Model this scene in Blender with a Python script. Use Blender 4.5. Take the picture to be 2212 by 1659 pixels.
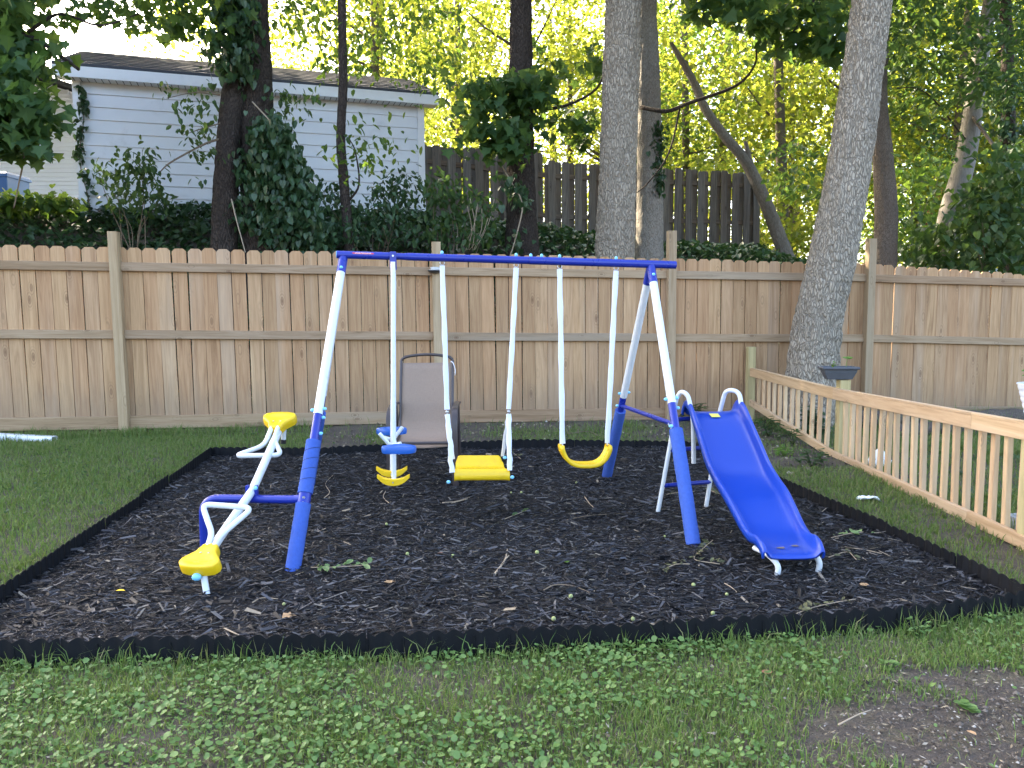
import bpy, math, random
import numpy as np
from mathutils import Vector, Matrix

for o in list(bpy.data.objects):
    bpy.data.objects.remove(o)
scene = bpy.context.scene
COL = scene.collection
rnd = random.Random(7)
rng = np.random.default_rng(11)
R = math.radians

# ------------------------------------------------------------------ camera
CAM_H, PITCH, ROLL = 1.25, R(5.5), R(0.55)
F_PX, CX, CY = 1670.0, 1106.0, 829.5          # focal length and centre in survey units
cF = Vector((0, math.cos(PITCH), -math.sin(PITCH)))
cU = Vector((0, math.sin(PITCH), math.cos(PITCH)))
cR = Vector((1, 0, 0))
R1 = cR * math.cos(ROLL) - cU * math.sin(ROLL)
U1 = cU * math.cos(ROLL) + cR * math.sin(ROLL)
cam = bpy.data.cameras.new('camera')
cam.sensor_width = 36.0
cam.lens = 36.0 * F_PX / 2212.0
cam.clip_start, cam.clip_end = 0.05, 600.0
camo = bpy.data.objects.new('camera', cam)
COL.objects.link(camo)
camo.matrix_world = Matrix(((R1.x, U1.x, -cF.x, 0), (R1.y, U1.y, -cF.y, 0), (R1.z, U1.z, -cF.z, CAM_H), (0, 0, 0, 1)))
scene.camera = camo

# ------------------------------------------------------------------ sky, sun, exposure
SUN_AZ, SUN_EL = R(-46), R(33)                # azimuth from +Y towards +X
world = bpy.data.worlds.new('World')
scene.world = world
world.use_nodes = True
wn = world.node_tree
wn.nodes.clear()
wout = wn.nodes.new('ShaderNodeOutputWorld')
wbg = wn.nodes.new('ShaderNodeBackground')
sky = wn.nodes.new('ShaderNodeTexSky')
sky.sky_type = 'NISHITA'
sky.sun_disc = False
sky.sun_elevation = SUN_EL
sky.sun_rotation = SUN_AZ
sky.air_density, sky.dust_density, sky.ozone_density = 0.8, 4.0, 0.0
wbg.inputs['Strength'].default_value = 0.15
wn.links.new(sky.outputs[0], wbg.inputs['Color'])
wn.links.new(wbg.outputs[0], wout.inputs['Surface'])
S = Vector((math.sin(SUN_AZ) * math.cos(SUN_EL), math.cos(SUN_AZ) * math.cos(SUN_EL), math.sin(SUN_EL)))
sl = bpy.data.lights.new('sun', 'SUN')
sl.energy, sl.angle, sl.color = 4.5, R(0.5), (1.0, 0.86, 0.66)
slo = bpy.data.objects.new('sun', sl)
slo.rotation_euler = S.to_track_quat('Z', 'Y').to_euler()
COL.objects.link(slo)
vs = scene.view_settings
vs.view_transform, vs.look, vs.gamma, vs.use_curve_mapping = 'Standard', 'None', 1.0, False
vs.exposure = 3.12
scene.render.engine = 'CYCLES'
cy = scene.cycles
cy.use_denoising = True
cy.max_bounces, cy.diffuse_bounces, cy.glossy_bounces, cy.transmission_bounces, cy.transparent_max_bounces = 7, 4, 2, 4, 4
cy.sample_clamp_indirect = 6.0

# ------------------------------------------------------------------ survey helpers
def ray(px, py):
    return cF + R1 * ((px - CX) / F_PX) - U1 * ((py - CY) / F_PX)
def at(px, py, Y):
    """the place at distance Y that was sighted at bearing (px, py)"""
    d = ray(px, py)
    return Vector((0, 0, CAM_H)) + d * (Y / d.y)
def gp(px, py, z=0.0):
    d = ray(px, py)
    return Vector((0, 0, CAM_H)) + d * ((z - CAM_H) / d.z)

FY0, FT = 8.5, 0.153                           # the privacy fence runs along y = FY0 + FT x
FC = 1 / math.sqrt(1 + FT * FT)
def fy(x): return FY0 + FT * x
def interp(x, pts): return np.interp(x, [p[0] for p in pts], [p[1] for p in pts])
def sstep(x, a, b):
    t = np.clip((np.asarray(x, float) - a) / (b - a), 0, 1)
    return t * t * (3 - 2 * t)
PIT = [(-2.17, 2.635), (-1.3, 2.668), (-0.4, 2.70), (0.3, 2.745), (1.0, 2.82), (1.6, 2.905), (2.16, 3.06),
       (2.09, 3.82), (1.95, 4.6), (1.80, 5.6), (1.62, 6.72), (0.886, 6.87), (-0.03, 6.92), (-0.9, 6.78), (-1.64, 6.62),
       (-2.643, 6.675), (-2.48, 5.4), (-2.342, 4.2), (-2.23, 3.2)]
def in_pit(x, y, grow=0.0):
    x = np.asarray(x, float); y = np.asarray(y, float)
    P = np.array(PIT); c = P.mean(0)
    P = c + (P - c) * (1 + grow)
    inside = np.zeros(x.shape, bool)
    n = len(P)
    for i in range(n):
        x0, y0 = P[i]; x1, y1 = P[(i + 1) % n]
        cond = ((y0 > y) != (y1 > y)) & (x < (x1 - x0) * (y - y0) / (y1 - y0 + 1e-12) + x0)
        inside ^= cond
    return inside

# ---- vectorised value noise
def _h(ix, iy, iz):
    n = (ix * 374761393 + iy * 668265263 + iz * 2147483647 ^ 0x5bd1e995) & 0xffffffff
    n = ((n ^ (n >> 13)) * 1274126177) & 0xffffffff
    n = ((n ^ (n >> 16)) * 2246822519) & 0xffffffff
    return ((n ^ (n >> 15)) & 0xffff) / 65535.0
def vnoise(x, y, z=0.0):
    x, y, z = np.broadcast_arrays(np.asarray(x, float), np.asarray(y, float), np.asarray(z, float))
    ix, iy, iz = np.floor(x).astype(np.int64), np.floor(y).astype(np.int64), np.floor(z).astype(np.int64)
    fx, fy_, fz = x - ix, y - iy, z - iz
    ux, uy, uz = fx * fx * (3 - 2 * fx), fy_ * fy_ * (3 - 2 * fy_), fz * fz * (3 - 2 * fz)
    def L(a, b, t): return a + (b - a) * t
    return L(L(L(_h(ix, iy, iz), _h(ix + 1, iy, iz), ux), L(_h(ix, iy + 1, iz), _h(ix + 1, iy + 1, iz), ux), uy),
             L(L(_h(ix, iy, iz + 1), _h(ix + 1, iy, iz + 1), ux), L(_h(ix, iy + 1, iz + 1), _h(ix + 1, iy + 1, iz + 1), ux), uy), uz)
def fbm(x, y, z=0.0, o=3):
    s, a, t = 0, 1.0, 0
    for k in range(o):
        s = s + a * vnoise(np.asarray(x) * 2 ** k + 17 * k, np.asarray(y) * 2 ** k, np.asarray(z) * 2 ** k); t += a; a *= .5
    return s / t

def gz(x, y):
    """height of the ground"""
    x = np.asarray(x, float); y = np.asarray(y, float)
    base = interp(x, [(-9, .13), (-5, .074), (.68, .0), (6.2, -.15), (10, -.25)])
    z = base * sstep(y, 6.3, 8.3)
    d = y - (FY0 + FT * x)
    W = interp(x, [(-2, 1), (1, .90), (5, .80), (9, .40), (14, .3)])
    z = z + 2.72 * sstep(d, .9, 5.4) * W + .02 * np.clip(d - 5.4, 0, 60)
    z = z + (fbm(x * .9, y * .9, 3.1) - .5) * .06 * sstep(d, -1.5, 1.0)
    return z
def gz1(x, y): return float(gz(np.array([x]), np.array([y]))[0])

# ------------------------------------------------------------------ object helpers
def prop(o, label=None, cat=None, group=None, kind=None):
    if label: o['label'] = label
    if cat: o['category'] = cat
    if group: o['group'] = group
    if kind: o['kind'] = kind
    return o
def thing(name, label, cat, loc=(0, 0, 0), group=None):
    o = bpy.data.objects.new(name, None)
    o.empty_display_size = .1
    COL.objects.link(o)
    o.location = loc
    o['_o'] = [float(v) for v in loc]
    return prop(o, label, cat, group)
def origin(parent):
    return Vector(parent['_o']) if parent is not None else Vector((0, 0, 0))
def link(name, me, parent=None, loc=None):
    o = bpy.data.objects.new(name, me)
    COL.objects.link(o)
    if parent is not None:
        o.parent = parent
        o['_o'] = list(parent['_o'])
    else:
        o['_o'] = [0.0, 0.0, 0.0]
    if loc is not None: o.location = loc
    return o
def npmesh(name, V, F, mat, parent=None, smooth=False, loops=None):
    """mesh object from arrays; V are world coordinates"""
    V = np.asarray(V, np.float32)
    if parent is not None: V = V - np.array(parent['_o'], np.float32)
    me = bpy.data.meshes.new(name)
    F = np.asarray(F, np.int32)
    n, k = F.shape
    me.vertices.add(len(V)); me.vertices.foreach_set('co', V.ravel())
    me.loops.add(n * k); me.loops.foreach_set('vertex_index', F.ravel())
    me.polygons.add(n); me.polygons.foreach_set('loop_start', np.arange(0, n * k, k, dtype=np.int32))
    me.polygons.foreach_set('use_smooth', np.full(n, smooth))
    me.update(calc_edges=True)
    me.materials.append(mat)
    return link(name, me, parent)

class MB:
    def __init__(s): s.v, s.f = [], []
    def add(s, vs_, fs):
        b = len(s.v)
        s.v += [Vector(p) for p in vs_]
        s.f += [tuple(i + b for i in f) for f in fs]
    def box(s, c, size, rot=None, bev=0.0):
        x, y, z = [q / 2 for q in size]
        rot = rot or Matrix.Identity(3)
        c = Vector(c)
        if bev <= 0:
            P = [(-x, -y, -z), (x, -y, -z), (x, y, -z), (-x, y, -z), (-x, -y, z), (x, -y, z), (x, y, z), (-x, y, z)]
            Fs = [(0, 3, 2, 1), (4, 5, 6, 7), (0, 1, 5, 4), (1, 2, 6, 5), (2, 3, 7, 6), (3, 0, 4, 7)]
            s.add([c + rot @ Vector(p) for p in P], Fs)
        else:                                   # long edges along z chamfered
            b = bev
            ring = [(-x + b, -y), (x - b, -y), (x, -y + b), (x, y - b), (x - b, y), (-x + b, y), (-x, y - b), (-x, -y + b)]
            P = [(a, q, -z) for a, q in ring] + [(a, q, z) for a, q in ring]
            Fs = [tuple(range(7, -1, -1)), tuple(range(8, 16))] + [(i, (i + 1) % 8, (i + 1) % 8 + 8, i + 8) for i in range(8)]
            s.add([c + rot @ Vector(p) for p in P], Fs)
    def tube(s, pts, rad, seg=12, cap=True, flat=1.0, side=None):
        """round (or flattened) tube along pts; rad a number or one per point"""
        pts = [Vector(p) for p in pts]
        n = len(pts)
        rads = [rad] * n if isinstance(rad, (int, float)) else list(rad)
        T = []
        for i in range(n):
            a = pts[max(i - 1, 0)]; b = pts[min(i + 1, n - 1)]
            t = b - a
            T.append(t.normalized() if t.length > 1e-9 else Vector((0, 0, 1)))
        ref = Vector(side) if side is not None else (Vector((1, 0, 0)) if abs(T[0].x) < .8 else Vector((0, 1, 0)))
        u = (ref - T[0] * ref.dot(T[0])).normalized()
        vs_, fs = [], []
        for i in range(n):
            u = u - T[i] * u.dot(T[i])
            u = u.normalized()
            w = T[i].cross(u)
            for k in range(seg):
                a = 2 * math.pi * k / seg
                vs_.append(pts[i] + u * (math.cos(a) * rads[i]) + w * (math.sin(a) * rads[i] * flat))
        for i in range(n - 1):
            for k in range(seg):
                k2 = (k + 1) % seg
                fs.append((i * seg + k, i * seg + k2, (i + 1) * seg + k2, (i + 1) * seg + k))
        if cap:
            fs.append(tuple(range(seg - 1, -1, -1)))
            fs.append(tuple((n - 1) * seg + k for k in range(seg)))
        s.add(vs_, fs)
    def ball(s, c, r, seg=10, ring=6, sc=(1, 1, 1)):
        c = Vector(c); vs_ = []; fs = []
        for i in range(ring + 1):
            th = math.pi * i / ring
            for k in range(seg):
                a = 2 * math.pi * k / seg
                vs_.append(c + Vector((math.sin(th) * math.cos(a) * r * sc[0], math.sin(th) * math.sin(a) * r * sc[1], math.cos(th) * r * sc[2])))
        for i in range(ring):
            for k in range(seg):
                k2 = (k + 1) % seg
                fs.append((i * seg + k, (i + 1) * seg + k, (i + 1) * seg + k2, i * seg + k2))
        s.add(vs_, fs)
    def grid(s, rows, close=False):
        """rows: list of equally long point lists"""
        m = len(rows[0]); b = []
        vs_ = [p for r_ in rows for p in r_]
        for i in range(len(rows) - 1):
            for k in range(m - (0 if close else 1)):
                k2 = (k + 1) % m
                b.append((i * m + k, i * m + k2, (i + 1) * m + k2, (i + 1) * m + k))
        s.add(vs_, b)
    def poly(s, pts): s.add(pts, [tuple(range(len(pts)))])
    def build(s, name, mat, parent=None, smooth=False, angle=None, solid=None, bevel=None, sub=None):
        off = origin(parent)
        me = bpy.data.meshes.new(name)
        me.from_pydata([tuple(p - off) for p in s.v], [], s.f)
        me.materials.append(mat)
        if smooth:
            me.polygons.foreach_set('use_smooth', [True] * len(me.polygons))
            if angle is not None: me.set_sharp_from_angle(angle=R(angle))
        me.update()
        o = link(name, me, parent)
        if solid:
            m = o.modifiers.new('solid', 'SOLIDIFY'); m.thickness = solid; m.offset = -1
        if bevel:
            m = o.modifiers.new('bevel', 'BEVEL'); m.width = bevel; m.segments = 3; m.limit_method = 'ANGLE'; m.angle_limit = R(40)
        if sub:
            m = o.modifiers.new('sub', 'SUBSURF'); m.levels = sub; m.render_levels = sub
        return o

def bez(pts, n=10):
    """smooth curve (Catmull-Rom) through pts"""
    P = [Vector(p) for p in pts]
    P = [P[0] * 2 - P[1]] + P + [P[-1] * 2 - P[-2]]
    out = []
    for i in range(1, len(P) - 2):
        for k in range(n):
            t = k / n
            a, b, c, d = P[i - 1:i + 3]
            out.append(.5 * ((2 * b) + (c - a) * t + (2 * a - 5 * b + 4 * c - d) * t * t + (3 * b - a - 3 * c + d) * t ** 3))
    out.append(P[-2])
    return out
def fillet(pts, r, n=6):
    """polyline with rounded corners"""
    P = [Vector(p) for p in pts]
    out = [P[0]]
    for i in range(1, len(P) - 1):
        a, b, c = P[i - 1:i + 2]
        u = (a - b); v = (c - b)
        k = min(r, u.length * .48, v.length * .48)
        p0 = b + u.normalized() * k; p1 = b + v.normalized() * k
        for j in range(n + 1):
            t = j / n
            out.append(p0 * (1 - t) ** 2 + b * 2 * t * (1 - t) + p1 * t * t)
    out.append(P[-1])
    return out
def lerp(a, b, t): return Vector(a) * (1 - t) + Vector(b) * t

# ------------------------------------------------------------------ materials
class NT:
    def __init__(s, name):
        s.m = bpy.data.materials.new(name); s.m.use_nodes = True
        s.t = s.m.node_tree; s.n = s.t.nodes
        s.b = s.n['Principled BSDF']; s.out = s.n['Material Output']
    def new(s, typ, **kw):
        nd = s.n.new(typ)
        for k, v in kw.items(): setattr(nd, k, v)
        return nd
    def put(s, sock, v):
        if hasattr(v, 'is_output') or isinstance(v, bpy.types.NodeSocket): s.t.links.new(v, sock)
        else: sock.default_value = v
    def coord(s, kind='Object'): return s.new('ShaderNodeTexCoord').outputs[kind]
    def pos(s): return s.new('ShaderNodeNewGeometry').outputs['Position']
    def island(s): return s.new('ShaderNodeNewGeometry').outputs['Random Per Island']
    def orand(s): return s.new('ShaderNodeObjectInfo').outputs['Random']
    def mapping(s, vec, scale=(1, 1, 1), loc=(0, 0, 0), rot=(0, 0, 0)):
        m = s.new('ShaderNodeMapping')
        s.put(m.inputs['Vector'], vec); s.put(m.inputs['Scale'], scale); s.put(m.inputs['Location'], loc); s.put(m.inputs['Rotation'], rot)
        return m.outputs[0]
    def noise(s, vec, scale=5, detail=4, rough=.55, dist=0, out='Fac'):
        n = s.new('ShaderNodeTexNoise')
        s.put(n.inputs['Vector'], vec); s.put(n.inputs['Scale'], scale); s.put(n.inputs['Detail'], detail); s.put(n.inputs['Roughness'], rough); s.put(n.inputs['Distortion'], dist)
        return n.outputs[out]
    def voro(s, vec, scale=5, feature='F1', out='Distance', rand=1.0):
        n = s.new('ShaderNodeTexVoronoi', feature=feature)
        s.put(n.inputs['Vector'], vec); s.put(n.inputs['Scale'], scale); s.put(n.inputs['Randomness'], rand)
        return n.outputs[out]
    def ramp(s, fac, stops, interp='LINEAR'):
        r = s.new('ShaderNodeValToRGB'); r.color_ramp.interpolation = interp
        e = r.color_ramp.elements
        while len(e) < len(stops): e.new(.5)
        for q, (p, c) in zip(e, stops):
            q.position = p; q.color = (*c, 1) if len(c) == 3 else c
        s.put(r.inputs[0], fac)
        return r.outputs[0]
    def math(s, op, a, b=0.0, c=None):
        m = s.new('ShaderNodeMath', operation=op)
        s.put(m.inputs[0], a); s.put(m.inputs[1], b)
        if c is not None: s.put(m.inputs[2], c)
        return m.outputs[0]
    def mrange(s, v, a, b, c=0.0, d=1.0):
        m = s.new('ShaderNodeMapRange'); m.interpolation_type = 'SMOOTHSTEP'
        for i, q in enumerate((v, a, b, c, d)): s.put(m.inputs[i], q)
        return m.outputs[0]
    def mix(s, fac, a, b, mode='MIX'):
        m = s.new('ShaderNodeMix', data_type='RGBA', blend_type=mode)
        s.put(m.inputs[0], fac)
        for sock, v in ((m.inputs[6], a), (m.inputs[7], b)):
            s.put(sock, (*v, 1) if isinstance(v, tuple) and len(v) == 3 else v)
        return m.outputs[2]
    def hsv(s, col, h=.5, sa=1, v=1):
        n = s.new('ShaderNodeHueSaturation')
        s.put(n.inputs['Hue'], h); s.put(n.inputs['Saturation'], sa); s.put(n.inputs['Value'], v); s.put(n.inputs['Color'], col)
        return n.outputs[0]
    def bump(s, h, strength=.3, dist=.01):
        b = s.new('ShaderNodeBump')
        s.put(b.inputs['Strength'], strength); s.put(b.inputs['Distance'], dist); s.put(b.inputs['Height'], h)
        s.t.links.new(b.outputs[0], s.b.inputs['Normal'])
        return b.outputs[0]
    def base(s, col, rough=.6, spec=.5, metal=0.0):
        s.put(s.b.inputs['Base Color'], (*col, 1) if isinstance(col, tuple) and len(col) == 3 else col)
        s.put(s.b.inputs['Roughness'], rough); s.put(s.b.inputs['Specular IOR Level'], spec); s.put(s.b.inputs['Metallic'], metal)
        return s
    def combine(s, x=0, y=0, z=0):
        n = s.new('ShaderNodeCombineXYZ')
        for i, q in enumerate((x, y, z)): s.put(n.inputs[i], q)
        return n.outputs[0]
    def vadd(s, a, b):
        n = s.new('ShaderNodeVectorMath', operation='ADD')
        s.put(n.inputs[0], a); s.put(n.inputs[1], b)
        return n.outputs[0]

def plain(name, col, rough=.45, spec=.5, var=.06, nscale=14, bump=.0, bscale=120, metal=0.0, dirt=0.0):
    t = NT(name)
    p = t.coord('Object')
    n = t.noise(p, nscale, 5, .6)
    c = t.mix(n, tuple(q * (1 - var) for q in col), tuple(min(1, q * (1 + var)) for q in col))
    if dirt > 0:
        d = t.mrange(t.noise(p, nscale * .6, 6, .7), .52, .75)
        c = t.mix(t.math('MULTIPLY', d, dirt), c, (.10, .085, .06))
    t.base(c, t.mrange(n, 0, 1, rough - .08, rough + .08), spec, metal)
    if bump: t.bump(t.noise(p, bscale, 3), bump, .003)
    return t.m

def wood(name, light, mid, dark, knot=(.13, .06, .03), stretch='z', weather=0.25, grey=(.30, .27, .24), knots=True, rough=.75, scale=1.0, soil=0.0):
    t = NT(name)
    p = t.coord('Object')
    r = t.orand()
    off = t.combine(t.math('MULTIPLY', r, 37.0), t.math('MULTIPLY', r, 91.0), t.math('MULTIPLY', r, 53.0))
    p2 = t.vadd(p, off)
    long_ = {'x': (.9, 16, 16), 'y': (16, .9, 16), 'z': (16, 16, .9)}[stretch]
    kn = {'x': (5.0, 9, 9), 'y': (9, 5.0, 9), 'z': (8, 8, 3.2)}[stretch]
    warp = t.noise(t.mapping(p2, tuple(q * .35 * scale for q in long_)), 1.0, 2, .5)
    g1 = t.noise(t.mapping(p2, tuple(q * scale for q in long_)), 1.0, 5, .62, 1.6)
    g2 = t.noise(t.mapping(p2, tuple(q * 6 * scale for q in long_)), 1.0, 2, .5)
    c = t.ramp(g1, [(.28, dark), (.47, mid), (.70, light)])
    c = t.mix(t.math('MULTIPLY', t.mrange(g2, .45, .75), .35), c, dark)
    tint = t.ramp(r, [(0, (1.0, .93, .86)), (.2, (.90, .82, .72)), (.4, (1.08, 1.0, .88)), (.6, (1.0, .88, .77)), (.8, (1.12, 1.06, .97)), (1, (.94, .93, .80))], 'CONSTANT')
    c = t.mix(1.0, c, tint, 'MULTIPLY')
    w = t.mrange(t.noise(t.mapping(p2, tuple(q * .22 for q in long_)), 1.0, 4, .6), .50, .74)
    c = t.mix(t.math('MULTIPLY', w, weather), c, grey)
    if knots:
        v = NT.voro(t, t.mapping(p2, kn), 1.0)
        vc = t.new('ShaderNodeTexVoronoi'); t.put(vc.inputs['Vector'], t.mapping(p2, kn)); t.put(vc.inputs['Scale'], 1.0)
        sep = t.new('ShaderNodeSeparateColor'); t.put(sep.inputs[0], vc.outputs['Color'])
        on = t.math('GREATER_THAN', sep.outputs[0], .62)
        core = t.math('MULTIPLY', t.mrange(v, .17, .05), on)
        halo = t.math('MULTIPLY', t.math('MULTIPLY', t.mrange(v, .45, .12), on), .5)
        ringn = t.mrange(t.math('SINE', t.math('MULTIPLY', v, 60.0)), -.4, .9)
        c = t.mix(t.math('MULTIPLY', halo, ringn), c, tuple(q * .72 for q in dark))
        c = t.mix(t.math('MULTIPLY', core, .55), c, knot)
    if soil:                                     # soil splashed on the lowest part of each board
        sp = t.new('ShaderNodeSeparateXYZ'); t.put(sp.inputs[0], p)
        low = t.mrange(t.math('ADD', sp.outputs[2], t.math('MULTIPLY', t.noise(t.mapping(p2, (22, 22, 5)), 1.0, 4, .65), .5)), .85, .30)
        c = t.mix(t.math('MULTIPLY', low, soil), c, (.20, .155, .11))
    t.base(c, rough, .25)
    t.bump(t.math('ADD', g1, t.math('MULTIPLY', g2, .5)), .25, .004)
    return t.m

M = {}
M['picket'] = wood('picket_wood', (.51, .353, .212), (.415, .272, .158), (.29, .18, .10), weather=.42, grey=(.49, .385, .275), soil=.45)
M['rail'] = wood('rail_wood', (.38, .29, .20), (.31, .225, .145), (.21, .145, .085), stretch='x', weather=.45, grey=(.36, .30, .225))
M['post'] = wood('post_wood', (.43, .34, .23), (.35, .27, .175), (.26, .185, .11), weather=.4, grey=(.40, .34, .23))
M['greenpost'] = wood('treated_post_wood', (.48, .42, .24), (.40, .35, .19), (.30, .25, .13), weather=.3, grey=(.42, .40, .25))
M['cedar'] = wood('cedar_wood', (.66, .51, .34), (.58, .43, .275), (.46, .32, .19), weather=.35, grey=(.60, .51, .39))
M['cedar_x'] = wood('cedar_rail_wood', (.60, .455, .30), (.52, .38, .24), (.41, .285, .165), stretch='y', weather=.35, grey=(.55, .46, .35))
M['oldwood'] = wood('weathered_wood', (.185, .175, .16), (.125, .117, .107), (.072, .067, .062), weather=.6, grey=(.14, .14, .137), knot=(.04, .03, .025), rough=.9)
M['oldrail'] = wood('weathered_rail_wood', (.18, .155, .125), (.12, .10, .08), (.07, .055, .045), stretch='x', weather=.5, grey=(.13, .13, .12), knot=(.04, .03, .025), rough=.9)
M['blue'] = plain('blue_enamel', (.012, .028, .28), .3, .5, .08, 14, 0, 120, 0, .10)
M['bluefoam'] = plain('blue_foam', (.045, .100, .37), .85, .25, .22, 60, .6, 120, 0, .12)
M['blueplastic'] = plain('blue_slide_plastic', (.006, .044, .34), .33, .5, .03, 6, .04, 200)
M['seatblue'] = plain('blue_seat_plastic', (.012, .10, .42), .42, .5, .08)
M['white'] = plain('white_enamel', (.66, .69, .70), .32, .5, .04, 16, 0, 120, 0, .22)
M['strap'] = plain('white_vinyl_sleeve', (.74, .76, .80), .5, .4, .05, 40, .4, 60)
M['yellow'] = plain('yellow_plastic', (.80, .51, .008), .4, .5, .05, 18, .06, 160, 0, .16)
M['cap'] = plain('pale_blue_plastic', (.22, .58, .84), .4, .5, .04)
M['steel'] = plain('zinc_steel', (.55, .56, .57), .35, .5, .1, 30, 0, 100, .9)
M['black'] = plain('black_plastic', (.014, .014, .016), .5, .4, .1)
M['edging'] = plain('black_edging_plastic', (.006, .0065, .008), .7, .2, .3, 25, .2, 150)
M['brownmetal'] = plain('brown_chair_enamel', (.055, .042, .040), .38, .5, .1)
M['red'] = plain('red_sticker', (.62, .05, .07), .5)
M['white_print'] = plain('white_print', (.8, .8, .8), .5)
M['yellow_print'] = plain('yellow_sticker', (.75, .68, .12), .5)
M['vinyl'] = plain('white_siding', (.70, .72, .74), .5, .4, .05, 3, 0, 100, 0, .22)
M['vinyl2'] = plain('bright_white_siding', (.74, .79, .86), .5, .4, .03, 3)
M['trim'] = plain('white_trim', (.76, .77, .78), .45, .4, .04, 5, 0, 100, 0, .1)
M['binblue'] = plain('blue_bin_plastic', (.015, .075, .20), .5, .4, .08)
M['pot'] = plain('galvanised_pot', (.62, .64, .68), .4, .5, .08, 12)
M['planter'] = plain('grey_planter_plastic', (.075, .08, .09), .55, .4, .25, 18, .2, 60, 0, .2)
M['lamp_black'] = plain('dark_lamp_plastic', (.03, .032, .035), .4)
M['glass'] = plain('frosted_lens', (.45, .45, .42), .2)
M['aluminium'] = plain('white_aluminium', (.72, .74, .76), .35, .5, .05, 8, 0, 100, 0, .3)
M['paper'] = plain('white_paper', (.78, .80, .80), .7, .2, .05, 30, .3, 40)
M['concrete'] = plain('grey_concrete', (.30, .31, .31), .85, .3, .15, 20, .3, 50)
M['redroof'] = plain('red_shingle', (.28, .10, .08), .85, .2, .2, 6)

def sling():
    t = NT('taupe_sling_mesh')
    p = t.coord('Object')
    wv = t.noise(t.mapping(p, (40, 40, 600)), 1.0, 2); wh = t.noise(t.mapping(p, (600, 40, 40)), 1.0, 2)
    c = t.mix(t.math('MULTIPLY', t.math('ADD', wv, wh), .5), (.21, .150, .112), (.36, .272, .205))
    t.base(c, .8, .2); t.bump(t.noise(p, 500, 1), .3, .002)
    return t.m
M['sling'] = sling()

def roofmat():
    t = NT('grey_shingle')
    p = t.coord('Object')
    n = t.noise(t.mapping(p, (3, 14, 14)), 1.0, 3); f = t.noise(p, 160, 2)
    t.base(t.mix(f, t.mix(n, (.030, .034, .044), (.066, .070, .082)), (.09, .095, .11)), .9, .2)
    t.bump(f, .4, .01)
    return t.m
M['roof'] = roofmat()

def bark(name, light, dark, sc=1.0, deep=1.0, lichen=None):
    t = NT(name)
    p = t.coord('Object')
    w = t.noise(p, 2.2, 3, .6, 0, 'Color')
    q = t.mix(.10, p, w, 'LINEAR_LIGHT')
    v = t.voro(t.mapping(q, (46 * sc, 46 * sc, 10 * sc)), 1.0, 'DISTANCE_TO_EDGE')
    n1 = t.noise(t.mapping(p, (30 * sc, 30 * sc, 9 * sc)), 1.0, 6, .65)
    n2 = t.noise(p, 1.6, 3)
    crack = t.mrange(v, 0.0, .20)
    c = t.ramp(n1, [(.25, tuple(x * .75 + y * .25 for x, y in zip(light, dark))), (.5, light), (.75, tuple(min(1, x * 1.2) for x in light))])
    c = t.mix(crack, tuple(x * .38 + y * .62 for x, y in zip(light, dark)), c)
    c = t.mix(t.mrange(n2, .4, .7, 0, .45), c, tuple(x * .62 for x in light))
    if lichen: c = t.mix(t.mrange(t.noise(p, 3.1, 5, .7), .55, .75, 0, .5), c, lichen)
    t.base(c, .9, .15)
    t.bump(t.math('ADD', t.math('MULTIPLY', crack, 1.0), t.math('MULTIPLY', n1, .6)), .75 * deep, .03)
    return t.m
M['bark_oak'] = bark('grey_oak_bark', (.40, .345, .265), (.13, .108, .082), 1.0)
M['bark_oak2'] = bark('fine_grey_bark', (.28, .255, .215), (.10, .09, .072), 1.25, .7)
M['bark_dark'] = bark('dark_bark', (.070, .055, .045), (.020, .016, .013), 1.1)
M['bark_mid'] = bark('brown_bark', (.15, .125, .10), (.05, .042, .035), 1.3, .6)
M['bark_smooth'] = bark('smooth_grey_bark', (.23, .21, .18), (.17, .155, .13), .6, .25, (.15, .17, .10))
M['bark_dead'] = bark('dead_pale_wood', (.22, .195, .165), (.12, .10, .08), .8, .5)
M['twig'] = plain('twig_bark', (.17, .13, .09), .85, .2, .4, 40, .3, 80)
M['twig_pale'] = plain('pale_twig', (.34, .27, .19), .85, .2, .4, 40, .3, 80)

def leafmat(name, cols, trans, tf=.45, rough=.5, spec=.35):
    t = NT(name)
    isl = t.island()
    c = t.ramp(isl, [(i / (len(cols) - 1), q) for i, q in enumerate(cols)])
    vein = t.noise(t.coord('Object'), 9, 3)
    c = t.mix(t.math('MULTIPLY', vein, .35), c, cols[0])
    t.base(c, rough, spec)
    tr = t.new('ShaderNodeBsdfTranslucent')
    t.put(tr.inputs['Color'], t.mix(isl, trans[0], trans[1]))
    mx = t.new('ShaderNodeMixShader'); mx.inputs[0].default_value = tf
    t.t.links.new(t.b.outputs[0], mx.inputs[1]); t.t.links.new(tr.outputs[0], mx.inputs[2])
    t.t.links.new(mx.outputs[0], t.out.inputs['Surface'])
    return t.m
M['leaf_maple'] = leafmat('maple_leaf', [(.030, .068, .024), (.045, .10, .032), (.07, .135, .042)], [(.12, .23, .04), (.22, .32, .05)], .45)
M['leaf_mid'] = leafmat('green_leaf', [(.028, .062, .018), (.045, .095, .025), (.075, .13, .035)], [(.12, .23, .028), (.22, .32, .04)], .5)
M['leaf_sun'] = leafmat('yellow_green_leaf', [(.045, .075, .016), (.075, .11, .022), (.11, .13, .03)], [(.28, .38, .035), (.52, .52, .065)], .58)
M['leaf_ivy'] = leafmat('ivy_leaf', [(.024, .056, .022), (.040, .085, .034), (.065, .115, .05)], [(.04, .10, .02), (.08, .15, .03)], .25, .42, .5)
M['leaf_shrub'] = leafmat('shrub_leaf', [(.030, .065, .024), (.045, .09, .032), (.075, .125, .045)], [(.09, .18, .03), (.14, .22, .04)], .38)
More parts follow.
